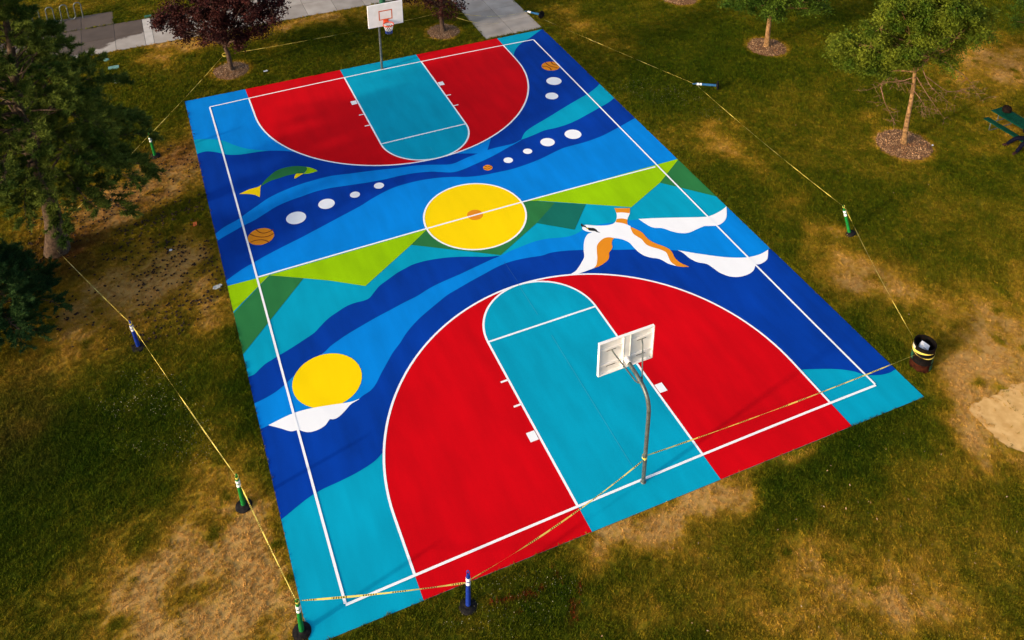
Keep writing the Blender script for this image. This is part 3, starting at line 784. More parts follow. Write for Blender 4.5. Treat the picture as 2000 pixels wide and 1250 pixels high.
shape2('white_cloud', [zE((330, 706), (430, 655), (520, 615), (620, 585), (720, 565), (850, 545), (950, 530), (1024, 505)), zE((1020, 510), (960, 545), (920, 590), (870, 640), (830, 660), (798, 660)), zE((796, 662), (760, 710), (700, 745), (635, 760), (590, 752), (562, 741)), zE((556, 741), (500, 753), (420, 730), (334, 708))], 'white', 6)
fish = shape2('fish', [zQ((555, 592), (600, 520), (680, 430), (790, 330), (900, 255), (1040, 205), (1200, 172), (1340, 160), (1460, 168), (1540, 180)), zQ((1545, 182), (1555, 215), (1530, 265), (1470, 310)), zQ((1460, 318), (1320, 330), (1230, 345), (1100, 375), (950, 425), (800, 470), (690, 520), (580, 585))], 'green', 5)
shape2('fish_head', [zQ((1538, 180), (1640, 200), (1740, 240), (1780, 268)), zQ((1778, 272), (1730, 290), (1600, 325), (1468, 336)), zQ((1475, 325), (1530, 275), (1556, 222))], 'lime', 6, fish)
shape('fish_fin', zQ((1312, 335), (1400, 326), (1472, 325), (1400, 370), (1296, 432), (1278, 410)), 'yellow', 7, fish)
shape2('fish_tail', [zQ((555, 570), (500, 610), (380, 645), (260, 685), (85, 768)), zQ((90, 770), (250, 768), (380, 780), (460, 805), (522, 838)), zQ((526, 835), (535, 740), (538, 640), (557, 575))], 'yellow', 6, fish)
bird = shape2('bird', [zR((765, 128), (790, 170), (805, 240), (800, 295), (775, 345), (720, 375), (640, 388), (520, 392), (400, 385), (335, 380), (290, 415), (300, 455), (370, 485), (432, 494)), zR((420, 498), (370, 520), (330, 580), (310, 660), (308, 770), (315, 860), (285, 930), (230, 1020), (185, 1075), (118, 1118)), zR((140, 1120), (240, 1110), (330, 1080), (462, 1030)), zR((470, 1028), (500, 980), (512, 880), (505, 780), (510, 690), (560, 620), (620, 580), (690, 568), (770, 580), (850, 590), (930, 615), (1000, 655), (1060, 720), (1120, 780), (1200, 835), (1300, 870), (1430, 890), (1500, 920), (1580, 965), (1702, 1000)), zR((1698, 994), (1620, 940), (1580, 860), (1540, 790), (1440, 745), (1320, 710), (1240, 670), (1180, 600), (1110, 555), (1050, 510), (1018, 440), (1010, 400)), zR((1008, 398), (970, 378), (962, 330), (968, 285), (1000, 210), (1002, 128))], 'white', 6)
shape2('wing_edge', [zR((460, 1030), (500, 980), (512, 880), (505, 780), (510, 690), (560, 620), (620, 580), (690, 568), (768, 580)), zR((765, 583), (740, 610), (730, 670), (740, 710), (720, 760), (690, 800), (690, 870), (660, 920), (590, 975), (530, 1008), (465, 1030))], 'orange', 7, bird)
shape2('wing_edge', [zR((1012, 412), (1100, 450), (1190, 500), (1250, 570), (1310, 620), (1400, 665), (1500, 700), (1590, 745), (1640, 800), (1680, 880), (1760, 950), (1888, 1010)), zR((1880, 1013), (1780, 1012), (1700, 1000)), zR((1695, 996), (1620, 940), (1580, 860), (1540, 790), (1440, 745), (1320, 710), (1240, 670), (1180, 600), (1110, 555), (1050, 510), (1015, 440))], 'orange', 7, bird)
shape2('tail_band', [zR((765, 128), (880, 131), (1002, 128)), zR((1003, 132), (1000, 205)), zR((996, 206), (890, 195), (797, 198)), zR((793, 195), (785, 165), (767, 130))], 'orange', 7, bird)
shape2('tail_band', [zR((803, 293), (880, 285), (964, 300)), zR((963, 304), (960, 340), (969, 380)), zR((965, 380), (890, 355), (785, 342)), zR((785, 340), (797, 315))], 'orange', 7, bird)
shape('beak_and_mask', zR((265, 380), (277, 360), (300, 385), (335, 395), (350, 418), (400, 425), (460, 430), (500, 455), (520, 480), (560, 498), (510, 492), (470, 475), (400, 468), (370, 448), (330, 417), (275, 405)), 'black_paint', 7, bird)
disc('eye', *zR((362, 434))[0], 13 / 7.69, 'yellow', 8, bird)

# thin cracks and scuffs through the paint of the keys
def scuff(a, b, w=0.012, col='teal_pale', k=10):
    line('paint_scuff', W([a, b]), w, col, k, warp=False)
M['teal_pale'] = paint('teal_pale', (0.03, 0.36, 0.48), 0.1)
M['dark_pale'] = paint('dark_pale', (0.02, 0.09, 0.32), 0.1)
for a, b in [((1077, 655), (1240, 920)), ((1012, 556), (1050, 615))]: scuff(a, b)
scuff((985, 512), (1012, 552), 0.012, 'dark_pale')
scuff((840, 288), (852, 306), 0.012)

# ---- grass blades: one mass of tufts standing on the lawn
def tuft(seed, nb, spread, hgt):
    r = np.random.default_rng(seed)
    v = []; f = []
    for i in range(nb):
        a = r.uniform(0, 2 * math.pi); d = spread * math.sqrt(r.random())
        bx, by = d * math.cos(a), d * math.sin(a)
        h = hgt * r.uniform(.55, 1.15); ln = h * r.uniform(.3, 1.0); la = r.uniform(0, 2 * math.pi)
        w = r.uniform(.0045, .008); wa = r.uniform(0, math.pi)
        wx, wy = w * math.cos(wa), w * math.sin(wa)
        mx_, my_ = bx + ln * .35 * math.cos(la), by + ln * .35 * math.sin(la)
        tx, ty = bx + ln * math.cos(la), by + ln * math.sin(la)
        n = len(v)
        v += [(bx - wx, by - wy, -.01), (bx + wx, by + wy, -.01), (mx_ + wx * .8, my_ + wy * .8, h * .6), (mx_ - wx * .8, my_ - wy * .8, h * .6), (tx, ty, h)]
        f += [(n, n + 1, n + 2, n + 3), (n + 3, n + 2, n + 4)]
    me = bpy.data.meshes.new('grass_tuft')
    me.from_pydata(v, [], f)
    me.materials.append(M['grass'])
    return me
tuft_col = bpy.data.collections.new('tuft_shapes')
for i in range(4):
    tuft_col.objects.link(bpy.data.objects.new('grass_tuft_shape', tuft(100 + i, 15, 0.062, 0.062)))
def scatter_grass():
    corners = [(-120, -60), (2120, -60), (2120, 1330), (-120, 1330)]
    poly = [P(*q)[:2] for q in corners]
    lo = np.min(poly, 0); hi = np.max(poly, 0)
    n = int(300 * (hi[0] - lo[0]) * (hi[1] - lo[1]))
    x = rng.uniform(lo[0], hi[0], n); y = rng.uniform(lo[1], hi[1], n)
    d = np.sqrt((x - CAM_LOC[0]) ** 2 + (y - CAM_LOC[1]) ** 2 + CAM_LOC[2] ** 2)
    keep = inside(poly, x, y) & (rng.random(n) < np.clip((30.0 / d) ** 1.6, .3, 1))
    c = np.mean(SLAB, 0)
    edge = 0.03 + 0.05 * (fbm(x, y, 1.2, 33) - .5) * np.where(x < 0, .9, .35)
    wob = 1 + (edge - 0.03) / 9.0
    keep &= ~inside([c + (q - c) * 1.0030 for q in SLAB], (x - c[0]) * wob + c[0], (y - c[1]) * wob + c[1])
    for x0, x1, y0, y1 in PATHS:
        e = 0.02
        keep &= ~((x > x0 + e) & (x < x1 - e) & (y > y0 + e) & (y < y1 - e))
    for bx, by, br in BEDS.values():
        rr = br * (1 + 0.10 * (fbm(x, y, 2.5, 44) - .5))
        keep &= (x - bx) ** 2 + (y - by) ** 2 > rr ** 2
    keep &= ~(inside([q + (q - np.mean(dirt_poly, 0)) * -0.09 for q in dirt_poly], x + (fbm(x, y, 2.2, 61) - .5) * 1.1 + rng.normal(0, .07, n), y + (fbm(x, y, 2.2, 62) - .5) * 1.1 + rng.normal(0, .07, n)) & (rng.random(n) > .03))
    x = x[keep]; y = y[keep]
    dry, lit, sp = lawn_fields(x, y)
    thin = rng.random(len(x)) < np.clip(1.25 - dry * .75, .45, 1)
    x, y, dry, lit, sp = x[thin], y[thin], dry[thin], lit[thin], sp[thin]
    m = len(x)
    dist = np.sqrt((x - CAM_LOC[0]) ** 2 + (y - CAM_LOC[1]) ** 2 + CAM_LOC[2] ** 2)
    dry = np.clip(dry + rng.normal(0, .075, m), 0, 1)
    sc = (rng.uniform(.7, 1.15, m) * (1.15 - .45 * dry)) * np.clip(dist / 30, 1, 1.6) ** .7
    me = bpy.data.meshes.new('lawn_grass')
    me.vertices.add(m)
    me.vertices.foreach_set('co', np.stack([x, y, np.full(m, LZ)], 1).astype(np.float32).ravel())
    for nm, v in (('dry', dry), ('litter', lit), ('spray', sp), ('shade', rng.random(m)), ('size', sc), ('turn', rng.uniform(0, 6.283, m))):
        a = me.attributes.new(nm, 'FLOAT', 'POINT'); a.data.foreach_set('value', v.astype(np.float32))
    me.update()
    o = link('lawn_grass', me)
    tag(o, 'short lawn grass, green with dry straw patches, round the court', 'grass', kind='stuff')
    ng = bpy.data.node_groups.new('grass_scatter', 'GeometryNodeTree')
    ng.interface.new_socket('Geometry', in_out='INPUT', socket_type='NodeSocketGeometry')
    ng.interface.new_socket('Geometry', in_out='OUTPUT', socket_type='NodeSocketGeometry')
    gi = ng.nodes.new('NodeGroupInput'); go = ng.nodes.new('NodeGroupOutput')
    ci = ng.nodes.new('GeometryNodeCollectionInfo')
    ci.inputs['Collection'].default_value = tuft_col
    ci.inputs['Separate Children'].default_value = True
    ci.inputs['Reset Children'].default_value = True
    ip = ng.nodes.new('GeometryNodeInstanceOnPoints')
    ip.inputs['Pick Instance'].default_value = True
    rv = ng.nodes.new('FunctionNodeRandomValue'); rv.data_type = 'INT'
    rv.inputs[4].default_value = 0; rv.inputs[5].default_value = 3
    cx = ng.nodes.new('ShaderNodeCombineXYZ')
    na = ng.nodes.new('GeometryNodeInputNamedAttribute'); na.data_type = 'FLOAT'; na.inputs['Name'].default_value = 'turn'
    ns = ng.nodes.new('GeometryNodeInputNamedAttribute'); ns.data_type = 'FLOAT'; ns.inputs['Name'].default_value = 'size'
    L = ng.links
    L.new(na.outputs['Attribute'], cx.inputs[2])
    L.new(gi.outputs[0], ip.inputs['Points'])
    L.new(ci.outputs[0], ip.inputs['Instance'])
    L.new(rv.outputs[2], ip.inputs['Instance Index'])
    L.new(cx.outputs[0], ip.inputs['Rotation'])
    L.new(ns.outputs['Attribute'], ip.inputs['Scale'])
    L.new(ip.outputs[0], go.inputs[0])
    md = o.modifiers.new('scatter', 'NODES'); md.node_group = ng
    print('grass tufts', m)
scatter_grass()

# ================================================================== TREES AND PLANTING
def leaf_quads(cent, size, r, up_bias=0.3, aspect=0.5):
    n = len(cent)
    nrm = r.normal(size=(n, 3)); nrm[:, 2] = nrm[:, 2] + up_bias * 2
    nrm /= np.linalg.norm(nrm, axis=1)[:, None]
    t = np.cross(nrm, r.normal(size=(n, 3))); t /= np.linalg.norm(t, axis=1)[:, None]
    b = np.cross(nrm, t)
    s = size * r.uniform(.6, 1.3, (n, 1))
    v = np.stack([cent - t * s, cent + b * s * aspect, cent + t * s, cent - b * s * aspect], 1)
    return v.reshape(-1, 3)
def limb_path(a, b, r, sag=0.0, n=5, wob=0.12):
    a = Vector(a); b = Vector(b); L = (b - a).length
    out = []
    for i in range(n + 1):
        t = i / n
        q = a.lerp(b, t)
        w = math.sin(t * math.pi) * wob * L
        q = q + Vector((r.uniform(-1, 1), r.uniform(-1, 1), r.uniform(-.3, 1))) * w * .35 + Vector((0, 0, sag * math.sin(t * math.pi) * L))
        out.append(q)
    out[0] = a; out[-1] = b
    return out
def leafy_tree(name, label, base, trunk_px, r0, r1, lobes, leaf_mat, bark, leaf, per, cat='tree', group=None, seed=1, gap=0.5, dead=None, twig=True, aspect=.5):
    """lobes: (photo x, photo y, radius m, depth offset m); the crown is built of leaf clumps round the lobes"""
    r = np.random.default_rng(seed); pr = random.Random(seed)
    root = empty(name, (base[0], base[1], LZ))
    tag(root, label, cat, group)
    o = np.array([base[0], base[1], LZ])
    tp = [np.array([0, 0, -.05])] + [V(x, y, base) - o for x, y in trunk_px]
    mb = MB()
    n = len(tp)
    path_ = catmull3(tp, 4)
    rad = [r0 * (1 + .55 * math.exp(-i * .9)) * (1 - i / (len(path_) - 1)) + r1 * i / (len(path_) - 1) for i in range(len(path_))]
    mb.tube(path_, rad, 12)
    top = path_[-1]
    cents = []
    for lx, ly, lr, off in lobes:
        c = V(lx, ly, base, off) - o
        # limb from the trunk into this lobe
        k = max(1, int(len(path_) * pr.uniform(.72, 1.0)) - 1)
        st = path_[k]
        lp = limb_path(st, c, pr, 0.05)
        lrad = [max(.012, r1 * .75 * (1 - i / 5) + .012) for i in range(6)]
        mb.tube(lp, lrad, 6)
        m = int(per * lr ** 2)
        # clumps near the lobe's shell, with gaps
        nc = max(5, int(20 * lr ** 2))
        d = r.normal(size=(nc, 3)); d /= np.linalg.norm(d, axis=1)[:, None]
        cc = c + d * lr * r.uniform(.45, 1.08, (nc, 1)) * np.array([1, 1, .78])
        cc = cc[r.random(nc) < .88]
        for q in cc:
            if twig and pr.random() < .5:
                mb.tube(limb_path(c, q, pr, 0, 3), [.014, .011, .008, .004], 4)
            k = max(4, int(m / nc))
            rad_c = pr.uniform(.14, .30)
            g = r.normal(size=(k, 3)) * rad_c * np.array([.62, .62, .5])
            cents.append(q + g)
    mb.build('trunk', bark, root, True)
    cents = np.concatenate(cents)
    fast_mesh('crown', leaf_quads(cents, leaf, r, .25, aspect), 4, leaf_mat, root)
    if dead:
        dm = MB()
        for pts in dead:
            q = [V(x, y, base, f) - o for x, y, f in pts]
            q = catmull3(q, 3)
            dm.tube(q, [max(.004, .017 * (1 - i / len(q))) for i in range(len(q))], 5)
            for i in range(3, len(q)):
                for _ in range(2):
                    e = Vector(q[i]) + Vector((pr.uniform(-.5, .5), pr.uniform(-.5, .5), pr.uniform(-.35, .12)))
                    p2 = limb_path(q[i], e, pr, 0, 3, .2)
                    dm.tube(p2, [.005, .0045, .0035, .0025], 4)
                    for _ in range(2):
                        e2 = Vector(p2[2]) + Vector((pr.uniform(-.22, .22), pr.uniform(-.22, .22), pr.uniform(-.2, .06)))
                        dm.tube([p2[2], e2], [.004, .0025], 3)
        dm.build('dead_branch', M['dead_twig'], root)
    return root
def catmull3(pts, k=4):
    p = [np.array(q, float) for q in pts]; n = len(p); out = []
    for i in range(n - 1):
        a = p[i - 1] if i else 2 * p[0] - p[1]; b = p[i]; c = p[i + 1]; d = p[i + 2] if i + 2 < n else 2 * p[-1] - p[-2]
        for j in range(k):
            t = j / k
            out.append(0.5 * ((2 * b) + (c - a) * t + (2 * a - 5 * b + 4 * c - d) * t * t + (3 * b - 3 * c + d - a) * t ** 3))
    out.append(p[-1])
    return [Vector(q) for q in out]

leafy_tree('plum_tree', 'purple-leaved plum tree left of the far hoop, in a round mulch bed', BEDS['plum'], [(446, 108), (440, 92), (438, 70)], .11, .07,
           [(318, 40, .55, .1), (335, 35, .8, .2), (350, 60, .6, -.2), (372, 22, 1.0, -.3), (360, 68, .6, .5), (405, 45, .9, -.6), (440, 20, 1.2, .4), (430, 60, .8, -.9), (475, 50, .9, -.2), (500, 20, 1.0, .3), (530, 18, .75, -.2), (505, 60, .5, .2), (470, 80, .5, -.5), (400, 78, .45, .2), (450, -30, 1.4, 0), (385, -25, 1.2, .3), (500, -35, 1.1, -.3), (440, -75, 1.1, .1), (340, 5, .7, -.3), (480, 5, .9, -.9), (410, 5, 1.0, -1.0)],
           M['leaf_purple'], M['bark_dark'], .055, 2600, seed=3, aspect=.6)
leafy_tree('plum_tree', 'purple-leaved plum tree right of the far backboard, at the edge of the walk', BEDS['plum_far'], [(862, 35), (861, 15), (862, -10)], .12, .08,
           [(868, 20, .42, -.3), (880, 28, .33, .1), (846, 14, .40, -.5), (893, 12, .5, .2), (868, -12, .8, 0), (810, -4, .50, .2), (792, -8, .40, -.2), (840, -30, 1.0, .3), (895, -28, .9, -.2), (860, -70, 1.4, 0), (915, -50, .9, .3), (810, -45, 1.0, .1)],
           M['leaf_purple'], M['bark_dark'], .060, 1250, seed=4, aspect=.6)
leafy_tree('shade_tree', 'young green tree at the top edge, between the lying blue post and the big ash', BEDS['mid'], [(1501, 55), (1505, 20), (1507, -10)], .12, .08,
           [(1445, 4, .55, -.2), (1480, 12, .65, .2), (1520, 14, .75, -.5), (1560, 8, .75, .2), (1592, 4, .6, -.2), (1510, -20, 1.2, .1), (1450, -30, 1.0, .3), (1570, -28, 1.1, -.2), (1525, 30, .35, -.3), (1510, -70, 1.4, 0), (1425, 2, .4, .1), (1602, 18, .35, 0)],
           M['leaf_mid'], M['bark_tan'], .050, 4200, seed=5)
leafy_tree('shade_tree', 'leafy green ash with bare dead lower branches, right of the court', BEDS['ash'], [(1771, 240), (1780, 195), (1785, 160), (1788, 120), (1795, 70)], .10, .05,
           [(1650, 112, .5, .2), (1668, 108, .7, 0), (1655, 82, .6, .3), (1700, 90, .8, -.5), (1735, 70, .85, .3), (1762, 95, .75, -.8), (1800, 80, .85, -.6), (1742, 38, .8, .2), (1800, 35, .95, -.4), (1848, 55, .8, .2), (1885, 42, .7, .4), (1908, 48, .45, 0), (1850, 8, .9, -.2), (1780, -5, 1.0, .4), (1700, 128, .42, -.3), (1760, 125, .45, -.5), (1825, 105, .5, .2), (1890, 12, .65, -.2), (1830, -30, 1.0, .2), (1862, 88, .4, .3), (1735, 140, .28, .1), (1660, 128, .3, .1), (1857, 128, .28, -.1), (1690, 110, .6, .5), (1720, 112, .55, .1), (1780, 112, .6, .3), (1640, 100, .4, 0), (1925, 40, .4, .2), (1915, 70, .35, .3), (1905, 20, .55, .4), (1895, 75, .4, -.2), (1815, 0, .9, .6), (1760, 20, .8, -.6), (1720, 55, .7, -.4), (1870, 35, .7, -.5)],
           M['leaf_green'], M['bark_tan'], .050, 7000, seed=6,
           dead=[[(1800, 130, 0), (1815, 165, -.2), (1835, 185, -.4), (1860, 205, -.5)], [(1845, 125, .3), (1880, 145, .5), (1905, 170, .6), (1935, 190, .8)], [(1790, 150, 0), (1808, 180, -.3), (1825, 205, -.5), (1845, 232, -.6)], [(1783, 165, 0), (1765, 160, -.3), (1735, 160, -.4), (1695, 176, -.6)], [(1783, 175, 0), (1795, 190, -.3), (1805, 205, -.4), (1812, 212, -.4)], [(1720, 170, .2), (1728, 200, 0), (1738, 220, -.1), (1745, 236, -.1)], [(1787, 150, .1), (1760, 158, .4), (1740, 152, .6), (1725, 160, .8)], [(1810, 150, .1), (1850, 178, .3), (1880, 175, .5), (1900, 172, .6)]])
leafy_tree('shade_tree', 'green tree beyond the frame standing in the topmost mulch bed', BEDS['beyond'], [(1331, -40), (1333, -80), (1335, -110)], .12, .08,
           [(1335, -150, 1.6, 0), (1290, -125, 1.1, .2), (1380, -130, 1.2, -.2), (1335, -200, 1.5, 0), (1290, -170, 1.2, 0), (1390, -175, 1.2, 0)], M['leaf_mid'], M['bark_tan'], .07, 900, seed=8)
_b = P(2075, 120)
leafy_tree('shade_tree', 'dark green tree whose leaves just enter at the upper right edge', (_b[0], _b[1]), [(2078, 90), (2080, 60)], .13, .08,
           [(1995, 36, .45, 0), (1985, 42, .25, -.1), (2025, 20, .8, 0), (2070, 10, 1.3, 0), (2120, 15, 1.2, 0), (2075, -40, 1.3, 0), (1998, 12, .35, .2)], M['leaf_mid'], M['bark_tan'], .052, 3000, seed=9)

def pine(name, label, base, h, prof, r0, needle_mat, nbr, seed, lean=(0, 0), first=2.4, droop=.12, nlen=.17, twigs=1.0):
    """prof: list of (height, crown radius)"""
    pr = random.Random(seed); r = np.random.default_rng(seed)
    root = empty(name, (base[0], base[1], LZ))
    tag(root, label, 'tree')
    mb = MB()
    def axis_at(z): return Vector((lean[0] * z + .12 * math.sin(z * .9), lean[1] * z + .08 * math.cos(z * 1.1) - .08, z))
    pts = [axis_at(h * i / 16) for i in range(17)]
    rad = [r0 * (1 - .88 * i / 16) * (1 + .45 * math.exp(-i * .9)) for i in range(17)]
    mb.tube(pts, rad, 14)
    zs = [q[0] for q in prof]; rs = [q[1] for q in prof]
    tips = []; dirs = []
    for i in range(nbr):
        z = first + (h - first - .15) * ((i + pr.random()) / nbr) ** 1.0
        a = i * 2.39996 + pr.uniform(-.3, .3)
        L = float(np.interp(z, zs, rs)) * pr.uniform(.72, 1.08)
        if L < .12: continue
        rise = .32 * L if z > .6 * h else -.02 * L
        st = axis_at(max(.3, z - rise * .5 - .25))
        en = axis_at(z) + Vector((math.cos(a) * L, math.sin(a) * L, rise * .4 - droop * L))
        bp = []
        for k in range(9):
            t = k / 8
            q = st.lerp(en, t) + Vector((pr.uniform(-.06, .06), pr.uniform(-.06, .06), .16 * L * math.sin(t * math.pi) + pr.uniform(-.04, .04)))
            bp.append(q)
        mb.tube(bp, [max(.006, .045 * (L / 3.5) ** .7 * (1 - t / 8.4)) for t in range(9)], 6)
        nt = int((8 + L * 10) * twigs)
        for j in range(nt):
            t = pr.uniform(.28, 1.0) ** .8
            k = min(7, int(t * 8)); q = bp[k].lerp(bp[k + 1], t * 8 - k)
            out = (bp[min(8, k + 1)] - bp[k]).normalized()
            side = Vector((-out.y, out.x, 0)) * pr.choice((-1, 1))
            d = (out * pr.uniform(.35, 1) + side * pr.uniform(.2, 1) + Vector((0, 0, pr.uniform(-.15, .45)))).normalized()
            tl = (.25 + .22 * L * (1.1 - t)) * pr.uniform(.5, 1.2)
            e = q + d * tl
            mb.tube([q, q + d * tl * .5 + Vector((0, 0, -.02)), e], [.008, .006, .004], 3, False)
            m = 3 + int(tl * 6)
            for s in range(m):
                u = 1 - s / m * .75
                dd = (d + Vector((pr.uniform(-.6, .6), pr.uniform(-.6, .6), pr.uniform(-.2, .6)))).normalized()
                tips.append(q.lerp(e, u) + dd * .05); dirs.append(dd)
        tips.append(bp[-1]); dirs.append(out)
    mb.build('trunk', M['bark_grey'], root, True)
    tips = np.array(tips); dirs = np.array(dirs)
    nn = 20
    T_ = np.repeat(tips, nn, 0); D = np.repeat(dirs, nn, 0)
    n = len(T_)
    d = D * .9 + r.normal(size=(n, 3)) * .55; d[:, 2] += .12
    d /= np.linalg.norm(d, axis=1)[:, None]
    ln = nlen * r.uniform(.6, 1.2, (n, 1))
    w = np.cross(d, r.normal(size=(n, 3))); w /= np.linalg.norm(w, axis=1)[:, None]; w *= .013
    st = T_ - D * r.uniform(0, .10, (n, 1))
    v = np.stack([st - w, st + w, st + d * ln], 1).reshape(-1, 3)
    fast_mesh('needles', v, 3, needle_mat, root)
    return root
PINE = P(112, 490)
pine('pine_tree', 'tall dark pine on the left with caution tape round its trunk', PINE, 10.8, [(2.2, 2.2), (3.2, 3.6), (4.4, 3.8), (5.8, 3.3), (7.5, 1.7), (8.4, 1.0), (9.4, .55), (10.8, .15)], .30, M['needle'], 115, 21, lean=(0.012, 0.0), first=3.0, twigs=1.15)
_b = P(20, 640)
pine('pine_tree', 'low bushy young pine at the left edge below the tall pine', (_b[0] - .55, _b[1] + .1), 3.1, [(.2, 1.9), (.9, 2.15), (1.7, 1.75), (2.5, .9), (3.1, .2)], .09, M['needle_dark'], 58, 22, first=.35, droop=.02, nlen=.12, twigs=1.25)

# ---- mulch beds
def mulch(key, label, chip):
    x, y, rad = BEDS[key]
    r = np.random.default_rng(abs(hash(key)) % 1000 if False else sum(map(ord, key)))
    root = empty('mulch_bed', (x, y, LZ))
    tag(root, label, 'mulch bed', 'round mulch beds under the trees')
    m = MB(); n = 40; rings = 7
    v = []; f = []
    for i in range(rings + 1):
        q = i / rings
        for k in range(n):
            a = 2 * math.pi * k / n
            rr = rad * q * (1 + .045 * math.sin(3 * a + x) + .03 * math.sin(5 * a + y))
            v.append((rr * math.cos(a), rr * math.sin(a), .02 + .05 * (1 - q * q) + (.012 * r.random() if 0 < i < rings else 0) - (.02 if i == rings else 0)))
    for i in range(rings):
        for k in range(n): f.append((i * n + k, (i + 1) * n + k, (i + 1) * n + (k + 1) % n, i * n + (k + 1) % n))
    m.add(v, f).build('mulch_mound', M['mulch'], root, True)
    nc = int(1500 * rad * rad)
    a = r.uniform(0, 6.283, nc); d = rad * np.sqrt(r.random(nc)) * 1.0
    c = np.stack([d * np.cos(a), d * np.sin(a), .035 + .05 * (1 - (d / rad) ** 2) + r.uniform(0, .02, nc)], 1)
    o = fast_mesh('bark_chips', leaf_quads(c, .032, r, 1.2, .45), 4, chip, root)
    tag(o, kind='stuff')
mulch('plum', 'round grey mulch bed under the plum tree left of the far hoop', M['chip_dark'])
mulch('plum_far', 'round mulch bed under the plum tree beside the concrete walk', M['chip_dark'])
mulch('beyond', 'mulch bed cut by the top edge of the picture', M['chip'])
mulch('mid', 'round brown mulch bed under the young tree at the top edge', M['chip'])
mulch('ash', 'large round brown mulch bed under the ash with dead branches', M['chip'])
mulch('rack', 'mulch bed in the far upper left corner near the bicycle rack', M['chip_dark'])
mulch('pine_side', 'small mulch bed at the left edge behind the tall pine', M['chip_dark'])

# ================================================================== HOOPS
def tube_loop(r_, n, z, rad, seg=8):
    pass
def hoop(label, y, facing, group='basketball hoops'):
    """facing +1: board faces +y (near hoop), built in local axes with +y into the court"""
    root = empty('basketball_hoop', (0.02 if facing > 0 else 0.0, y, 0), 0 if facing > 0 else math.pi)
    tag(root, label, 'basketball hoop', group)
    by, bz, bw, bh = 1.18, 2.79, 1.56, 1.07
    zc = bz + .34
    pts = [(0, 0, -.1), (0, 0, 1.2), (0, 0, 2.35), (0, .03, 2.62), (0, .12, 2.82), (0, .27, 2.955), (0, .46, 3.02), (0, .66, 3.05), (0, 1.02, 3.08)]
    m = MB()
    pp = [Vector((0, 0, -.1)), Vector((0, 0, 1.2))] + [Vector(q) for q in catmull3(pts[2:], 4)]
    m.tube(pp, .051, 18)
    m.build('post', M['steel'], root, True)
    MB().lathe([(.075, 0), (.075, .012), (.058, .03)], 20).build('base_collar', M['steel'], root, True)
    m = MB(); m.tube([(0, .99, 3.078), (0, by + .01, 3.09)], .066, 16)
    m.build('mounting_sleeve', M['board'], root, True)
    # backboard: sheet with a flange frame, centre channel and stiffening ribs on its back
    bd = MB().box((0, by + .03, bz + bh / 2), (bw, .016, bh), 0, .004).build('backboard', M['board'], root)
    fl = MB()
    for sx in (-1, 1): fl.box((sx * (bw / 2 - .012), by, bz + bh / 2), (.026, .075, bh + .004), 0, .004)
    for z in (bz + .012, bz + bh - .012): fl.box((0, by - .002, z), (bw - .05, .07, .026), 0, .004)
    fl.build('flange', M['board'], bd)
    ch = MB()
    for sx in (-1, 1): ch.box((sx * .095, by - .012, bz + bh / 2), (.014, .066, bh - .06))
    ch.box((0, by - .020, bz + bh / 2), (.174, .03, bh - .064))
    ch.build('centre_channel', M['board'], bd)
    for z in (bz + .30, bz + .80):
        for sx in (-1, 1):
            rb = MB().box((sx * (.102 + (bw / 2 - .135) / 2), by + .004, z), (bw / 2 - .135, .024, .065), 0, .004)
            rb.build('rib', M['board'], bd)
            MB().box((sx * .43, by - .0155, z - .045), (.26, .006, .010)).build('slot', M['rust'], bd)
    # target square
    tw, th, t = .61, .46, .045
    zb = bz + .30
    tg = MB()
    yf = by + .0395
    tg.box((0, yf, zb + t / 2), (tw, .003, t)).box((0, yf, zb + th - t / 2), (tw, .003, t))
    for sx in (-1, 1): tg.box((sx * (tw / 2 - t / 2), yf, zb + th / 2), (t, .003, th - 2 * t))
    tg.build('target_square', M['target'], bd)
    # braces
    for sx in (-1, 1):
        m = MB().tube([(sx * .43, by - .02, bz + .765), (sx * .40, by - .12, bz + .70), (sx * .09, .52, 2.985)], .019, 8)
        m.tube([(sx * .09, .52, 2.985), (sx * .05, .47, 2.96), (0, .45, 2.955)], .014, 8)
        m.build('brace', M['steel'], root, True)
    MB().tube([(0, .43, 3.012), (0, .52, 3.036)], .064, 16).build('clamp', M['steel'], root, True)
    # rim and net
    rz_, rr, rc = 3.045, .2286, by + .04 + .15 + .2286
    m = MB()
    cir = [(rr * math.cos(2 * math.pi * k / 28), rc + rr * math.sin(2 * math.pi * k / 28), rz_) for k in range(29)]
    m.tube(cir, .014, 8, False)
    cir2 = [(rr * math.cos(2 * math.pi * k / 28), rc + rr * math.sin(2 * math.pi * k / 28), rz_ - .035) for k in range(29)]
    m.tube(cir2, .010, 8, False)
    m.box((0, by + .105, rz_ - .012), (.20, .13, .05), 0, .01)
    m.box((0, by + .046, rz_ - .03), (.24, .014, .16), 0, .003)
    for sx in (-1, 1): m.tube([(sx * .10, by + .05, rz_ - .10), (sx * .12, rc - .14, rz_ - .02)], .011, 6)
    rim = m.build('rim', M['rim'], root, True)
    net = MB(); nb = MB()
    def ringp(k, n, r_, z): 
        a = 2 * math.pi * k / n
        return (r_ * math.cos(a), rc + r_ * math.sin(a), z)
    lev = [(.222, rz_ - .03), (.19, rz_ - .12), (.165, rz_ - .21), (.145, rz_ - .29), (.14, rz_ - .36), (.15, rz_ - .42)]
    for i in range(5):
        for k in range(12):
            a = ringp(k + .5 * (i % 2), 12, *lev[i])
            for s in (-.5, .5):
                b = ringp(k + .5 * (i % 2) + s, 12, *lev[i + 1])
                (nb if i >= 3 else net).tube([a, b], .008, 4, False)
    no = net.build('net', M['net_white'], rim)
    nb.build('net_hem', M['net_blue'], rim)
    return root
hoop('near basketball hoop seen from behind, grey gooseneck post with caution tape', -11.46, 1)
hoop('far basketball hoop with orange target square facing the camera', 11.54, -1)

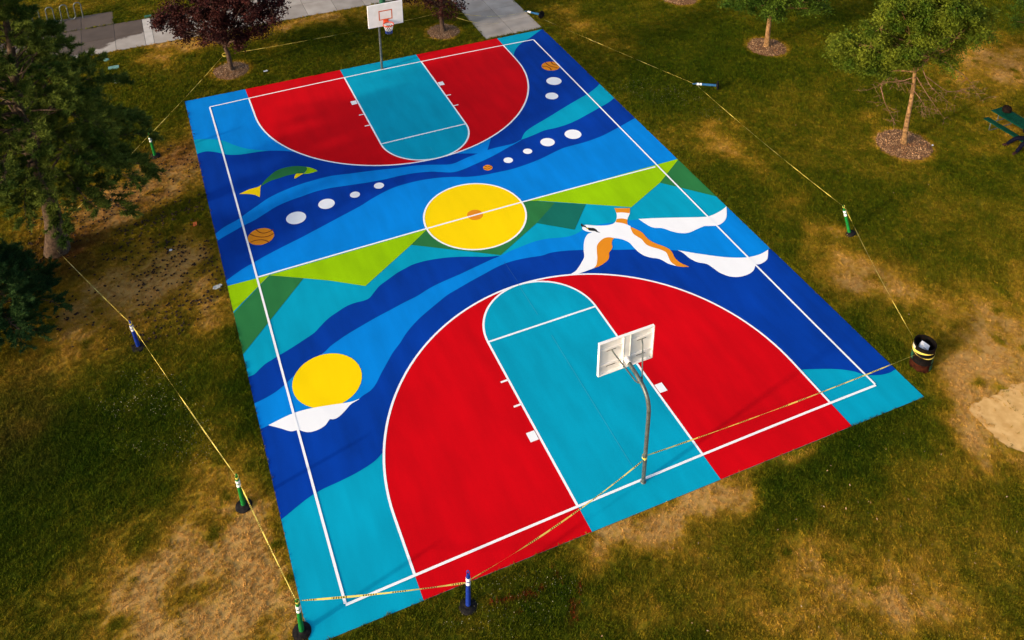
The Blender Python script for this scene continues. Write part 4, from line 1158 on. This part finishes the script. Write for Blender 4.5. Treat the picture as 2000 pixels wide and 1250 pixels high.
# ================================================================== DELINEATOR POSTS
def delineator(name, label, loc, mat, rot=None, lean=(0, 0), group='delineator posts holding the tape'):
    root = empty(name, (loc[0], loc[1], loc[2] if len(loc) > 2 else LZ))
    tag(root, label, 'post', group)
    b = MB()
    prof = [(.205, 0), (.21, .012), (.205, .035), (.185, .05), (.09, .062), (.072, .085), (.066, .088)]
    b.lathe(prof, 16)
    b.build('rubber_base', M['rubber'], root, True)
    p = MB().lathe([(.060, .075), (.057, .12), (.050, .70), (.048, .955), (.043, .975), (.026, .985)], 20)
    p.build('post_tube', mat, root, True)
    for z in (.72, .84):
        MB().lathe([(.0495, z), (.0525, z + .003), (.0518, z + .082), (.0485, z + .085)], 20, closed=False).build('reflective_band', M['band'], root, True)
    h = MB()
    h.tube([(0, 0, .97), (0, 0, 1.03)], [.027, .022], 12)
    h.tube([(-.026, 0, 1.02), (-.032, 0, 1.07), (-.022, 0, 1.115), (0, 0, 1.128), (.022, 0, 1.115), (.032, 0, 1.07), (.026, 0, 1.02)], [.014, .013, .013, .014, .013, .013, .014], 8)
    h.box((0, 0, 1.025), (.075, .034, .02), 0, .006)
    h.build('handle', mat, root, True)
    if rot is not None: root.rotation_euler = rot
    else:
        root.rotation_euler = Vector((lean[0], lean[1], 1.1)).to_track_quat('Z', 'Y').to_euler()
    return root
D_TOP = P(580, 1172, 1.08)
POSTS = {'far_left': (-10.13, 8.48), 'left': (-11.38, -1.62), 'near_left': (-9.34, -8.08), 'corner': (D_TOP[0], D_TOP[1]), 'front': (-5.15, -12.56), 'right': (11.50, -6.09)}
delineator('delineator_post', 'green post half hidden behind the tall pine, far left of the court', POSTS['far_left'], M['post_green'], lean=(-.08, -.02))
delineator('delineator_post', 'blue post standing on dry grass between the pines and the left sideline', POSTS['left'], M['post_blue'], lean=(-.08, -.05))
delineator('delineator_post', 'green post on the dry lawn beside the lower left sideline', POSTS['near_left'], M['post_green'], lean=(-.05, .03))
delineator('delineator_post', 'green post cut by the bottom edge at the near left court corner', POSTS['corner'], M['post_green'])
delineator('delineator_post', 'blue post standing in front of the red paint on the near edge', POSTS['front'], M['post_blue'], lean=(.05, .06))
delineator('delineator_post', 'green post leaning on the lawn right of the court', POSTS['right'], M['post_green'], lean=(-.21, .32))
def lying(label, base, top, mat):
    d = Vector((top[0] - base[0], top[1] - base[1], top[2] - base[2]))
    q = d.to_track_quat('Z', 'Y')
    return delineator('delineator_post', label, tuple(base), mat, rot=q.to_euler(), group='delineator posts fallen over')
G_B = P(1403, 167, .19); G_T = P(1354, 163.5, .07)
H_B = P(1058, 29, .19); H_T = P(1030, 22.5, .07)
lying('faded blue post lying on the grass halfway along the right side', G_B, G_T, M['post_faded'])
lying('faded blue post lying beside the concrete walk at the far corner', H_B, H_T, M['post_faded'])

# ================================================================== TRASH DRUM
CAN = (9.29, -11.42)
can = empty('trash_drum', (CAN[0], CAN[1], LZ), 0)
tag(can, 'rusty black steel drum used as trash can by the near right corner', 'trash can')
CR, CH = .295, .88
MB().lathe([(CR, .27), (CR + .012, .285), (CR, .30), (CR, .56), (CR + .012, .575), (CR, .59), (CR, CH - .02), (CR + .012, CH - .008), (CR + .008, CH), (CR - .012, CH - .004), (CR - .014, CH - .03), (CR - .014, .10), (0.02, .09)], 40, closed=False).build('drum_wall', M['drum'], can, True)
MB().lathe([(CR - .01, 0), (CR + .006, .006), (CR + .004, .03), (CR + .001, .05), (CR + .001, .268)], 40, closed=False).build('rusted_bottom', M['rust'], can, True)
def wrap_patch(name, a0, a1, z0, z1, r_, mat, parent, tilt=0.0):
    m = MB(); n = 14; v = []; f = []
    for i in range(n + 1):
        a = R(a0 + (a1 - a0) * i / n)
        dz = tilt * math.sin((i / n) * math.pi * 2)
        v += [(r_ * math.cos(a), r_ * math.sin(a), z0 + dz), (r_ * math.cos(a), r_ * math.sin(a), z1 + dz)]
    for i in range(n): f.append((2 * i, 2 * i + 2, 2 * i + 3, 2 * i + 1))
    return m.add(v, f).build(name, mat, parent, True)
wrap_patch('cream_label', 128, 168, .58, .80, CR + .004, M['sticker_cream'], can)
wrap_patch('green_label', 128, 164, .30, .54, CR + .004, M['sticker_green'], can)
wrap_patch('green_label', 270, 306, .06, .26, CR + .006, M['sticker_green'], can)
wrap_patch('green_label', 276, 306, .31, .55, CR + .004, M['sticker_green'], can)
cb = empty('paper_carton', (CAN[0] - .07, CAN[1] - .02, LZ + .72), .5)
tag(cb, 'crumpled white printed carton stuffed into the trash drum', 'carton')
mc = MB().box((0, 0, 0), (.29, .24, .16), 0, .012).build('carton_body', M['paper'], cb)
cb.rotation_euler = (.35, -.2, .5)
mf = MB().box((.02, .0, .115), (.19, .17, .006), 0, .002).build('flap', M['paper'], cb); mf.rotation_euler = (.25, .1, .2)
MB().box((-.03, -.03, .0815), (.05, .09, .003)).build('printed_mark', M['paper_print'], cb)

# ================================================================== CAUTION TAPE
def tape(label, a, b, sag=.08, twist=2.0, seed=1, w=.027, tight=True, bend=None):
    pr = random.Random(seed)
    a = Vector(a); b = Vector(b)
    L = (b - a).length; n = max(16, int(L * 9))
    d = (b - a).normalized()
    side = Vector((-d.y, d.x, 0)).normalized()
    upv = d.cross(side) * -1
    v = []; f = []; uvs = []
    ph = pr.uniform(0, 6.28); ph2 = pr.uniform(0, 6.28)
    for i in range(n + 1):
        t = i / n
        c = a.lerp(b, t) - Vector((0, 0, sag * 4 * t * (1 - t)))
        if bend: c += side * bend * math.sin(math.pi * t)
        an = .9 + .75 * math.sin(t * L * 1.1 + ph) + .45 * math.sin(t * L * 2.9 + ph2)
        ww = w * (.82 + .18 * math.sin(t * L * 1.7 + ph2))
        if t < .02 or t > .98: ww *= .5
        x = side * math.cos(an) + upv * math.sin(an)
        v += [c - x * ww / 2, c + x * ww / 2]
        uvs.append(t * L)
    for i in range(n): f.append((2 * i, 2 * i + 2, 2 * i + 3, 2 * i + 1))
    o = mesh('caution_tape', v, f, M['tape'])
    uv = o.data.uv_layers.new(name='UVMap')
    for p in o.data.polygons:
        for li in p.loop_indices:
            vi = o.data.loops[li].vertex_index
            uv.data[li].uv = (uvs[vi // 2], vi % 2)
    tag(o, label, 'caution tape', 'yellow caution tape round the court')
    return o
def knot(o, c, r_, h=.05, mat='tape', n=14, tilt=.02):
    """tape wound round a post: child of the tape span"""
    m = MB(); v = []; f = []
    for i in range(n + 1):
        a = 2 * math.pi * i / n
        v += [(c[0] + r_ * math.cos(a), c[1] + r_ * math.sin(a), c[2] - h / 2 + tilt * math.sin(a)), (c[0] + r_ * math.cos(a), c[1] + r_ * math.sin(a), c[2] + h / 2 + tilt * math.sin(a + .8))]
    for i in range(n): f.append((2 * i, 2 * i + 2, 2 * i + 3, 2 * i + 1))
    k = m.add(v, f).build('tape_wrap', M['tape'], o)
    uv = k.data.uv_layers.new(name='UVMap')
    for q in uv.data: q.uv = (.6, 0)
    return k
def top_of(key, z=1.02, lean=(0, 0)):
    x, y = POSTS[key]
    return (x + lean[0] * z / 1.1, y + lean[1] * z / 1.1, z)
pz = 1.0
t_fl = top_of('far_left', 1.0, (-.08, -.02)); t_l = top_of('left', 1.0, (-.08, -.05)); t_nl = top_of('near_left', 1.02, (-.05, .03))
t_c = top_of('corner', 1.04); t_f = top_of('front', .80, (.05, .06)); t_r = top_of('right', 1.0, (-.21, .32))
plum_w = V(437, 107, BEDS['plum']); 
pine_hi = V(116, 441, PINE); pine_lo = V(101, 478, PINE)
plum2_w = V(864, 32, BEDS['plum_far'])
can_n = P(1784, 660, .82); can_s = (CAN[0] - .29, CAN[1] + .02, .50)
pole_w = (0.0, -11.46, .92)
o = tape('tape from the half hidden green post up to the left plum tree', t_fl, plum_w, .05, 3, 1); knot(o, t_fl, .045)
knot(o, plum_w + np.array([.05, 0, 0]), .125, .05)
tape('tape behind the far hoop between the two plum trees', V(460, 103, BEDS['plum']), V(868, 23, BEDS['plum_far']), .10, 3, 2)
o = tape('upper strand of tape across the concrete walk to the fallen post', V(872, 20, BEDS['plum_far']), H_T, .30, 2, 3)
tape('lower slack strand of tape lying across the concrete walk', V(880, 30, BEDS['plum_far']), H_T + np.array([.02, -.02, .01]), .42, 3, 4, bend=-.35)
tape('long tape from the far fallen post to the one lying halfway', P(1062, 38, .10), G_T + np.array([0, 0, .02]), .02, 5, 5)
o = tape('tape from the post lying halfway to the leaning green post', G_T + np.array([.05, -.05, .03]), t_r, .10, 4, 6); knot(o, t_r, .04)
tape('tape from the leaning green post down to the trash drum', (t_r[0] + .03, t_r[1] - .05, t_r[2] - .03), can_n, .10, 3, 7)
o = tape('tape from the trash drum across the near end to the hoop post', can_s, (pole_w[0] + .06, pole_w[1] + .01, pole_w[2]), .10, 4, 8, w=.036); knot(o, pole_w, .064, .07)
for z, ti in ((.60, .07), (.64, -.07)):
    knot(o, (CAN[0], CAN[1], z), CR + .008 + z * .004, .032, n=28, tilt=ti)
o = tape('tape from the near hoop post to the blue front post', (pole_w[0] - .05, pole_w[1] - .03, pole_w[2] - .06), (t_f[0] + .05, t_f[1] + .01, t_f[2]), .20, 3, 9, w=.036)
o = tape('short tape from the blue front post to the near left corner post', (t_f[0] - .05, t_f[1], t_f[2] - .03), (t_c[0] + .03, t_c[1], t_c[2]), .06, 2, 10, w=.042); knot(o, t_c, .04)
o = tape('tape from the near left corner post along the left sideline', (t_c[0] - .02, t_c[1] + .02, t_c[2]), t_nl, .05, 3, 11); knot(o, t_nl, .045)
o = tape('tape along the dry lawn between the green and blue left posts', (t_nl[0] - .02, t_nl[1] + .03, t_nl[2] + .02), t_l, .06, 4, 12); knot(o, t_l, .045)
o = tape('tape from the left blue post to the tall pine trunk', (t_l[0] - .03, t_l[1] + .03, t_l[2] + .02), pine_lo, .04, 3, 13); knot(o, V(107, 459, PINE), .285, .05, n=24, tilt=.08)
tape('tape from the tall pine trunk to the half hidden green post', pine_hi, (t_fl[0] - .03, t_fl[1] - .03, t_fl[2]), .05, 3, 14)

# ================================================================== BICYCLE RACK
ra, rb_ = P(67, 53), P(163, 36)
rack = empty('bicycle_rack', (ra[0], ra[1], -.01), math.atan2(rb_[1] - ra[1], rb_[0] - ra[0]))
tag(rack, 'grey wave-shaped steel bicycle rack on the wet pad, upper left', 'bicycle rack')
RL = float(np.hypot(*(rb_ - ra)[:2])); stp = RL / 7; rr = stp / 2
pts = [(0, 0, 0), (0, 0, .40)]
x = 0
for k in range(7):
    up = k % 2 == 0
    zc = .78 if up else .24
    for j in range(0, 9):
        a = math.pi * (1 - j / 8)
        pts.append((x + rr + rr * math.cos(a), 0, zc + (rr if up else -rr) * math.sin(a)))
    x += stp
pts += [(RL, 0, .40), (RL, 0, 0)]
MB().tube(pts, .030, 12).build('wave_tube', M['steel'], rack, True)
for xx in (0, RL):
    MB().lathe([(.075, 0), (.075, .012), (.035, .02)], 16, (xx, 0, 0)).build('foot_plate', M['steel'], rack, True)

# ================================================================== PICNIC TABLE, BAG, PERSON
tb = empty('picnic_table', (21.75, -4.29, LZ))
tag(tb, 'green picnic table cut by the right edge, person on its near bench', 'picnic table')
TLn = 2.40
for k in range(3):
    MB().box((-.24 + .24 * k, 0, .75), (.212, TLn, .04), 0, .006).build('tabletop_plank', M['table_green'], tb)
for sx in (-1, 1):
    MB().box((sx * .57, 0, .455), (.255, TLn, .04), 0, .006).build('bench_plank', M['table_green'], tb)
for sy in (-1, 1):
    m = MB()
    yy = sy * .90
    m.tube([(-.62, yy, .425), (-.62, yy, .06), (-.55, yy, .03), (.55, yy, .03), (.62, yy, .06), (.62, yy, .425)], .024, 10)
    m.tube([(-.62, yy, .42), (.62, yy, .42)], .022, 10)
    m.tube([(-.26, yy, .42), (-.26, yy, .725)], .022, 10).tube([(.26, yy, .42), (.26, yy, .725)], .022, 10)
    m.build('tube_leg', M['steel'], tb, True)
bp_ = P(1957, 213, .9)
bag = empty('dark_bag', (21.86, -3.42, LZ + .77), .4)
tag(bag, 'small dark rounded bag on the end of the picnic tabletop', 'bag')
m = MB().lathe([(.02, 0), (.14, 0), (.175, .03), (.18, .10), (.165, .17), (.13, .215), (.07, .235), (.01, .24)], 20)
bo = m.build('bag_body', M['bag'], bag, True)
for q in bo.data.vertices:
    q.co.x *= 1 + .10 * math.sin(7 * q.co.y * 4); q.co.z *= 1 + .12 * math.sin(q.co.x * 11 + 1)
MB().tube([(-.09, 0, .21), (-.06, 0, .28), (0, 0, .30), (.06, 0, .28), (.09, 0, .21)], .013, 8).build('bag_strap', M['bag'], bag, True)

def skin_body(name, verts, edges, radii, mat, parent, root=0, sub=2):
    me = bpy.data.meshes.new(name)
    me.from_pydata([tuple(v) for v in verts], edges, [])
    o = link(name, me, parent)
    md = o.modifiers.new('skin', 'SKIN'); md.use_smooth_shade = True
    me.skin_vertices[0].data[root].use_root = True
    for i, r_ in enumerate(radii):
        me.skin_vertices[0].data[i].radius = (r_, r_) if not hasattr(r_, '__len__') else r_
    sb_ = o.modifiers.new('sub', 'SUBSURF'); sb_.levels = sub; sb_.render_levels = sub
    me.materials.append(mat)
    return o
def person():
    # sits on the near bench with the back to the table, legs stretched towards the lawn (-x)
    root = empty('person', (21.24, -5.02, LZ))
    tag(root, 'person in dark navy trousers and brown shoes sitting on the green bench', 'person')
    f1 = np.array([20.93, -4.40, .06]) - np.array([21.24, -5.02, 0]); f2 = np.array([20.74, -4.97, .06]) - np.array([21.24, -5.02, 0])
    v = [(0.02, 0, .56), (0.04, 0, .78), (0.06, 0, .98), (.05, 0, 1.10), (.04, 0, 1.17), (.02, 0, 1.30),                       # pelvis, waist, chest, neck base, neck, head
         (.02, .11, .56), (-.30, .30, .54), (f1[0] + .03, f1[1], .11), (f1[0] + .015, f1[1], .08),                         # one leg
         (.02, -.11, .56), (-.36, -.08, .54), (f2[0] + .05, f2[1], .11), (f2[0] + .035, f2[1], .08),
         (.06, .19, 1.03), (.00, .27, .80), (.20, .26, .62), (.06, -.19, 1.03), (.00, -.27, .80), (.20, -.26, .62), (.02, 0, 1.40)]
    e = [(0, 1), (1, 2), (2, 3), (3, 4), (4, 5), (5, 20), (0, 6), (6, 7), (7, 8), (8, 9), (0, 10), (10, 11), (11, 12), (12, 13), (2, 14), (14, 15), (15, 16), (2, 17), (17, 18), (18, 19)]
    rd = [.14, .13, .14, .09, .055, .095, .095, .075, .042, .022, .095, .075, .042, .022, .065, .05, .036, .065, .05, .036, .07]
    b = skin_body('body', v, e, rd, M['skin'], root)
    # clothing: slightly larger skins over the same joints
    tv = [v[0], v[6], v[7], (v[8][0] - .01, v[8][1], .075), v[10], v[11], (v[12][0] - .01, v[12][1], .075), (v[0][0], 0, .68)]
    skin_body('trousers', tv, [(0, 1), (1, 2), (2, 3), (0, 4), (4, 5), (5, 6), (0, 7)], [.158, .108, .088, .066, .108, .088, .066, .145], M['trousers'], root)
    sv_ = [v[1], v[2], v[3], v[14], v[15], v[17], v[18], (v[0][0], 0, .66), tuple(np.array(v[15]) * .15 + np.array(v[16]) * .85), tuple(np.array(v[18]) * .15 + np.array(v[19]) * .85)]
    skin_body('shirt', sv_, [(0, 1), (1, 2), (1, 3), (3, 4), (1, 5), (5, 6), (0, 7), (4, 8), (6, 9)], [.148, .155, .10, .08, .066, .08, .066, .158, .048, .048], M['shirt'], root)
    for fx_, s in ((f1, 1), (f2, -1)):
        sh = MB().lathe([(.01, -.14), (.042, -.125), (.062, -.06), (.058, 0), (.060, .07), (.045, .13), (.01, .145)], 14)
        so = sh.build('shoe', M['shoe'], root, True)
        so.location = (fx_[0] - .03, fx_[1] + .005 * s, .05)
        so.rotation_euler = (0, R(-90), R(-10 * s))
    # head details
    hd = Vector((.02, 0, 1.36))
    hair = MB().lathe([(.094, -.02), (.104, .03), (.098, .07), (.07, .105), (.02, .122)], 20)
    ho = hair.build('hair', M['hair'], root, True); ho.location = hd + Vector((.012, 0, 0))
    nose = MB().lathe([(.004, .03), (.012, 0), (.016, -.012), (.004, -.018)], 10); no = nose.build('nose', M['skin'], root, True); no.location = hd + Vector((-.098, 0, -.03))
    for s in (-1, 1):
        ey = MB().lathe([(.002, -.009), (.009, 0), (.002, .009)], 10).build('eye', M['hair'], root, True); ey.location = hd + Vector((-.085, .034 * s, -.005))
        er = MB().lathe([(.004, -.025), (.014, -.01), (.016, .012), (.004, .024)], 10).build('ear', M['skin'], root, True); er.location = hd + Vector((.01, .098 * s, -.02))
        hx = Vector(v[16] if s > 0 else v[19])
        for k, (dy, ln) in enumerate(((-.028, .07), (-.009, .08), (.010, .075), (.028, .058))):
            MB().tube([hx + Vector((-.02, dy, 0)), hx + Vector((-.02 - ln * .6, dy, -.012)), hx + Vector((-.02 - ln, dy, -.045))], [.010, .009, .007], 8).build('finger', M['skin'], root, True)
        MB().tube([hx + Vector((.0, -.03 * s, 0)), hx + Vector((-.03, -.055 * s, -.01)), hx + Vector((-.055, -.05 * s, -.03))], [.012, .010, .008], 8).build('thumb', M['skin'], root, True)
person()

# ================================================================== SMALL THINGS ON THE LAWN
def cover(label, px_, size, mat, round_=False, rz=0.0, hgt=.075):
    c = P(*px_)
    o = empty('valve_cover', (c[0], c[1], LZ), rz)
    tag(o, label, 'valve cover', 'irrigation valve covers in the grass')
    if round_:
        MB().lathe([(size[0], 0), (size[0], hgt - .008), (size[0] - .012, hgt)], 20).build('lid', mat, o, True)
    else:
        MB().box((0, 0, hgt / 2), (size[0], size[1], hgt), 0, .006).build('lid', mat, o)
        MB().box((0, 0, hgt - .001), (size[0] * .25, .03, .006)).build('lift_slot', M['rubber'], o)
cover('round pale teal valve cover nearest the footpath, upper left', (208, 118), (.13,), M['valve_teal'], True)
cover('rectangular teal valve cover in the grass below the round one', (222, 133), (.46, .24), M['valve_teal'])
cover('pale grey valve cover at the right edge of the tall pine', (229, 160), (.26, .22), M['valve_pale'])
cover('green valve cover beyond the pale strip of the footpath', (289, 33), (.34, .22), M['valve_green'])
bn = P(747, 9)
gb = empty('litter_bin', (bn[0], bn[1], 0))
tag(gb, 'dark green litter bin peeking above the far backboard', 'litter bin')
MB().lathe([(.06, 0), (.06, .10)], 12).build('bin_foot', M['rubber'], gb, True)
MB().lathe([(.14, .10), (.16, .12), (.17, .80), (.18, .82), (.18, .86), (.10, .95), (.02, .97)], 24).build('bin_body', M['valve_green'], gb, True)
def scrap(name, label, px_, pts, mat, cat, z=.03):
    c = P(*px_)
    m = MB(); n = len(pts)
    v = [(x, y, z + random.uniform(0, .03)) for x, y in pts] + [(x * .95, y * .95, z - .012) for x, y in pts]
    f = [tuple(range(n)), tuple(range(2 * n - 1, n - 1, -1))] + [(i, n + i, n + (i + 1) % n, (i + 1) % n) for i in range(n)]
    o = m.add(v, f).build(name, mat)
    o.location = (c[0], c[1], LZ)
    tag(o, label, cat)
scrap('litter', 'white scrap of paper on the grass left of the far red paint', (519, 140), [(-.10, -.03), (-.02, -.05), (.10, -.02), (.06, .05), (-.03, .03), (-.08, .06)], M['paper'], 'litter', .05)
scrap('litter', 'small orange scrap on the grass left of the court', (381, 440), [(-.07, -.10), (.06, -.09), (.08, .09), (-.05, .11)], M['orange_scrap'], 'litter', .06)
scrap('flat_stone', 'pale grey flat stone beside the left sideline', (425, 562), [(-.15, -.05), (-.05, -.10), (.09, -.07), (.16, .02), (.10, .09), (-.03, .08), (-.12, .04)], M['valve_pale'], 'stone', .055)
scrap('litter', 'tiny white scrap beside the mulch bed of the ash', (1821, 285), [(-.03, -.03), (.03, -.03), (.035, .03), (-.03, .03)], M['paper'], 'litter', .05)
scrap('litter', 'small white scrap on the brown grass left of the court', (334, 490), [(-.06, -.02), (.03, -.04), (.06, .02), (-.02, .04)], M['paper'], 'litter', .05)
scrap('litter', 'thin white scrap in the dry grass near the tall pine', (215, 392), [(-.06, -.02), (.05, -.03), (.06, .02), (-.03, .03)], M['paper'], 'litter', .05)

def specks(name, label, cat, n, region, mat, size, seed, aspect=.5, z=.05, dens=None, up=.6):
    r = np.random.default_rng(seed)
    poly = [P(*q)[:2] for q in region]
    lo, hi = np.min(poly, 0), np.max(poly, 0)
    x = r.uniform(lo[0], hi[0], n * 4); y = r.uniform(lo[1], hi[1], n * 4)
    k = inside(poly, x, y) & ~inside(SLAB, x, y)
    if dens: k &= r.random(n * 4) < dens(x, y)
    x, y = x[k][:n], y[k][:n]
    c = np.stack([x, y, np.full(len(x), LZ + z) + r.uniform(-.01, .015, len(x))], 1)
    o = fast_mesh(name, leaf_quads(c, size, r, up, aspect), 4, mat)
    tag(o, label, cat, kind='stuff')
def cones():
    """pine cones under the tall pine: little rounded lumps"""
    r = np.random.default_rng(5)
    poly = [P(*q)[:2] for q in [(60, 420), (250, 330), (380, 260), (400, 420), (440, 560), (400, 640), (180, 700), (30, 620)]]
    lo, hi = np.min(poly, 0), np.max(poly, 0)
    x = r.uniform(lo[0], hi[0], 3000); y = r.uniform(lo[1], hi[1], 3000)
    k = inside(poly, x, y) & (r.random(3000) < .15 + .9 * (fbm(x, y, .7, 71) > .5))
    x, y = x[k][:900], y[k][:900]
    ic = [(1, 0, 0), (-1, 0, 0), (0, 1, 0), (0, -1, 0), (0, 0, 1), (0, 0, -1)]
    tr = [(0, 2, 4), (2, 1, 4), (1, 3, 4), (3, 0, 4), (2, 0, 5), (1, 2, 5), (3, 1, 5), (0, 3, 5)]
    v = []
    for i in range(len(x)):
        a = r.uniform(0, 6.28); s = r.uniform(.024, .045)
        ca, sa = math.cos(a), math.sin(a)
        q = [np.array([x[i] + (ca * p[0] * 1.5 - sa * p[1]) * s, y[i] + (sa * p[0] * 1.5 + ca * p[1]) * s, LZ + .05 + p[2] * s]) for p in ic]
        for t in tr: v += [q[t[0]], q[t[1]], q[t[2]]]
    o = fast_mesh('fallen_pine_cones', np.array(v), 3, M['cone'])
    tag(o, 'dark pine cones strewn over the brown grass below the tall pine', 'pine cones', kind='stuff')
cones()
specks('fallen_leaves', 'scattered pale fallen leaves on the lawn at lower right', 'leaves', 80, [(1150, 1120), (1700, 820), (1900, 850), (2000, 1000), (2000, 1250), (1100, 1250)], M['fallen_leaf'], .026, 31, .4)
specks('fallen_leaves', 'few pale leaves on the lawn right of the court', 'leaves', 50, [(1200, 100), (1800, 330), (2000, 560), (1800, 700), (1480, 420)], M['fallen_leaf'], .022, 32, .5)
specks('clover_flowers', 'tiny pale clover flowers in the dark lawn at lower left', 'clover', 420, [(140, 730), (330, 720), (460, 860), (440, 920), (200, 880)], M['clover'], .010, 33, .9, .06, lambda x, y: np.where(fbm(x, y, .8, 81) > .5, .9, .05))
specks('clover_flowers', 'tiny pale clover flowers in the lawn beside the far right sideline', 'clover', 380, [(1160, 130), (1330, 170), (1420, 220), (1400, 240), (1230, 190)], M['clover'], .010, 34, .9, .06, lambda x, y: np.where(fbm(x, y, .8, 82) > .48, .9, .08))
specks('clover_flowers', 'tiny pale clover flowers in the lawn in front of the court', 'clover', 200, [(850, 1230), (960, 1130), (1110, 1110), (1150, 1180), (1000, 1250)], M['clover'], .009, 35, .9, .06)
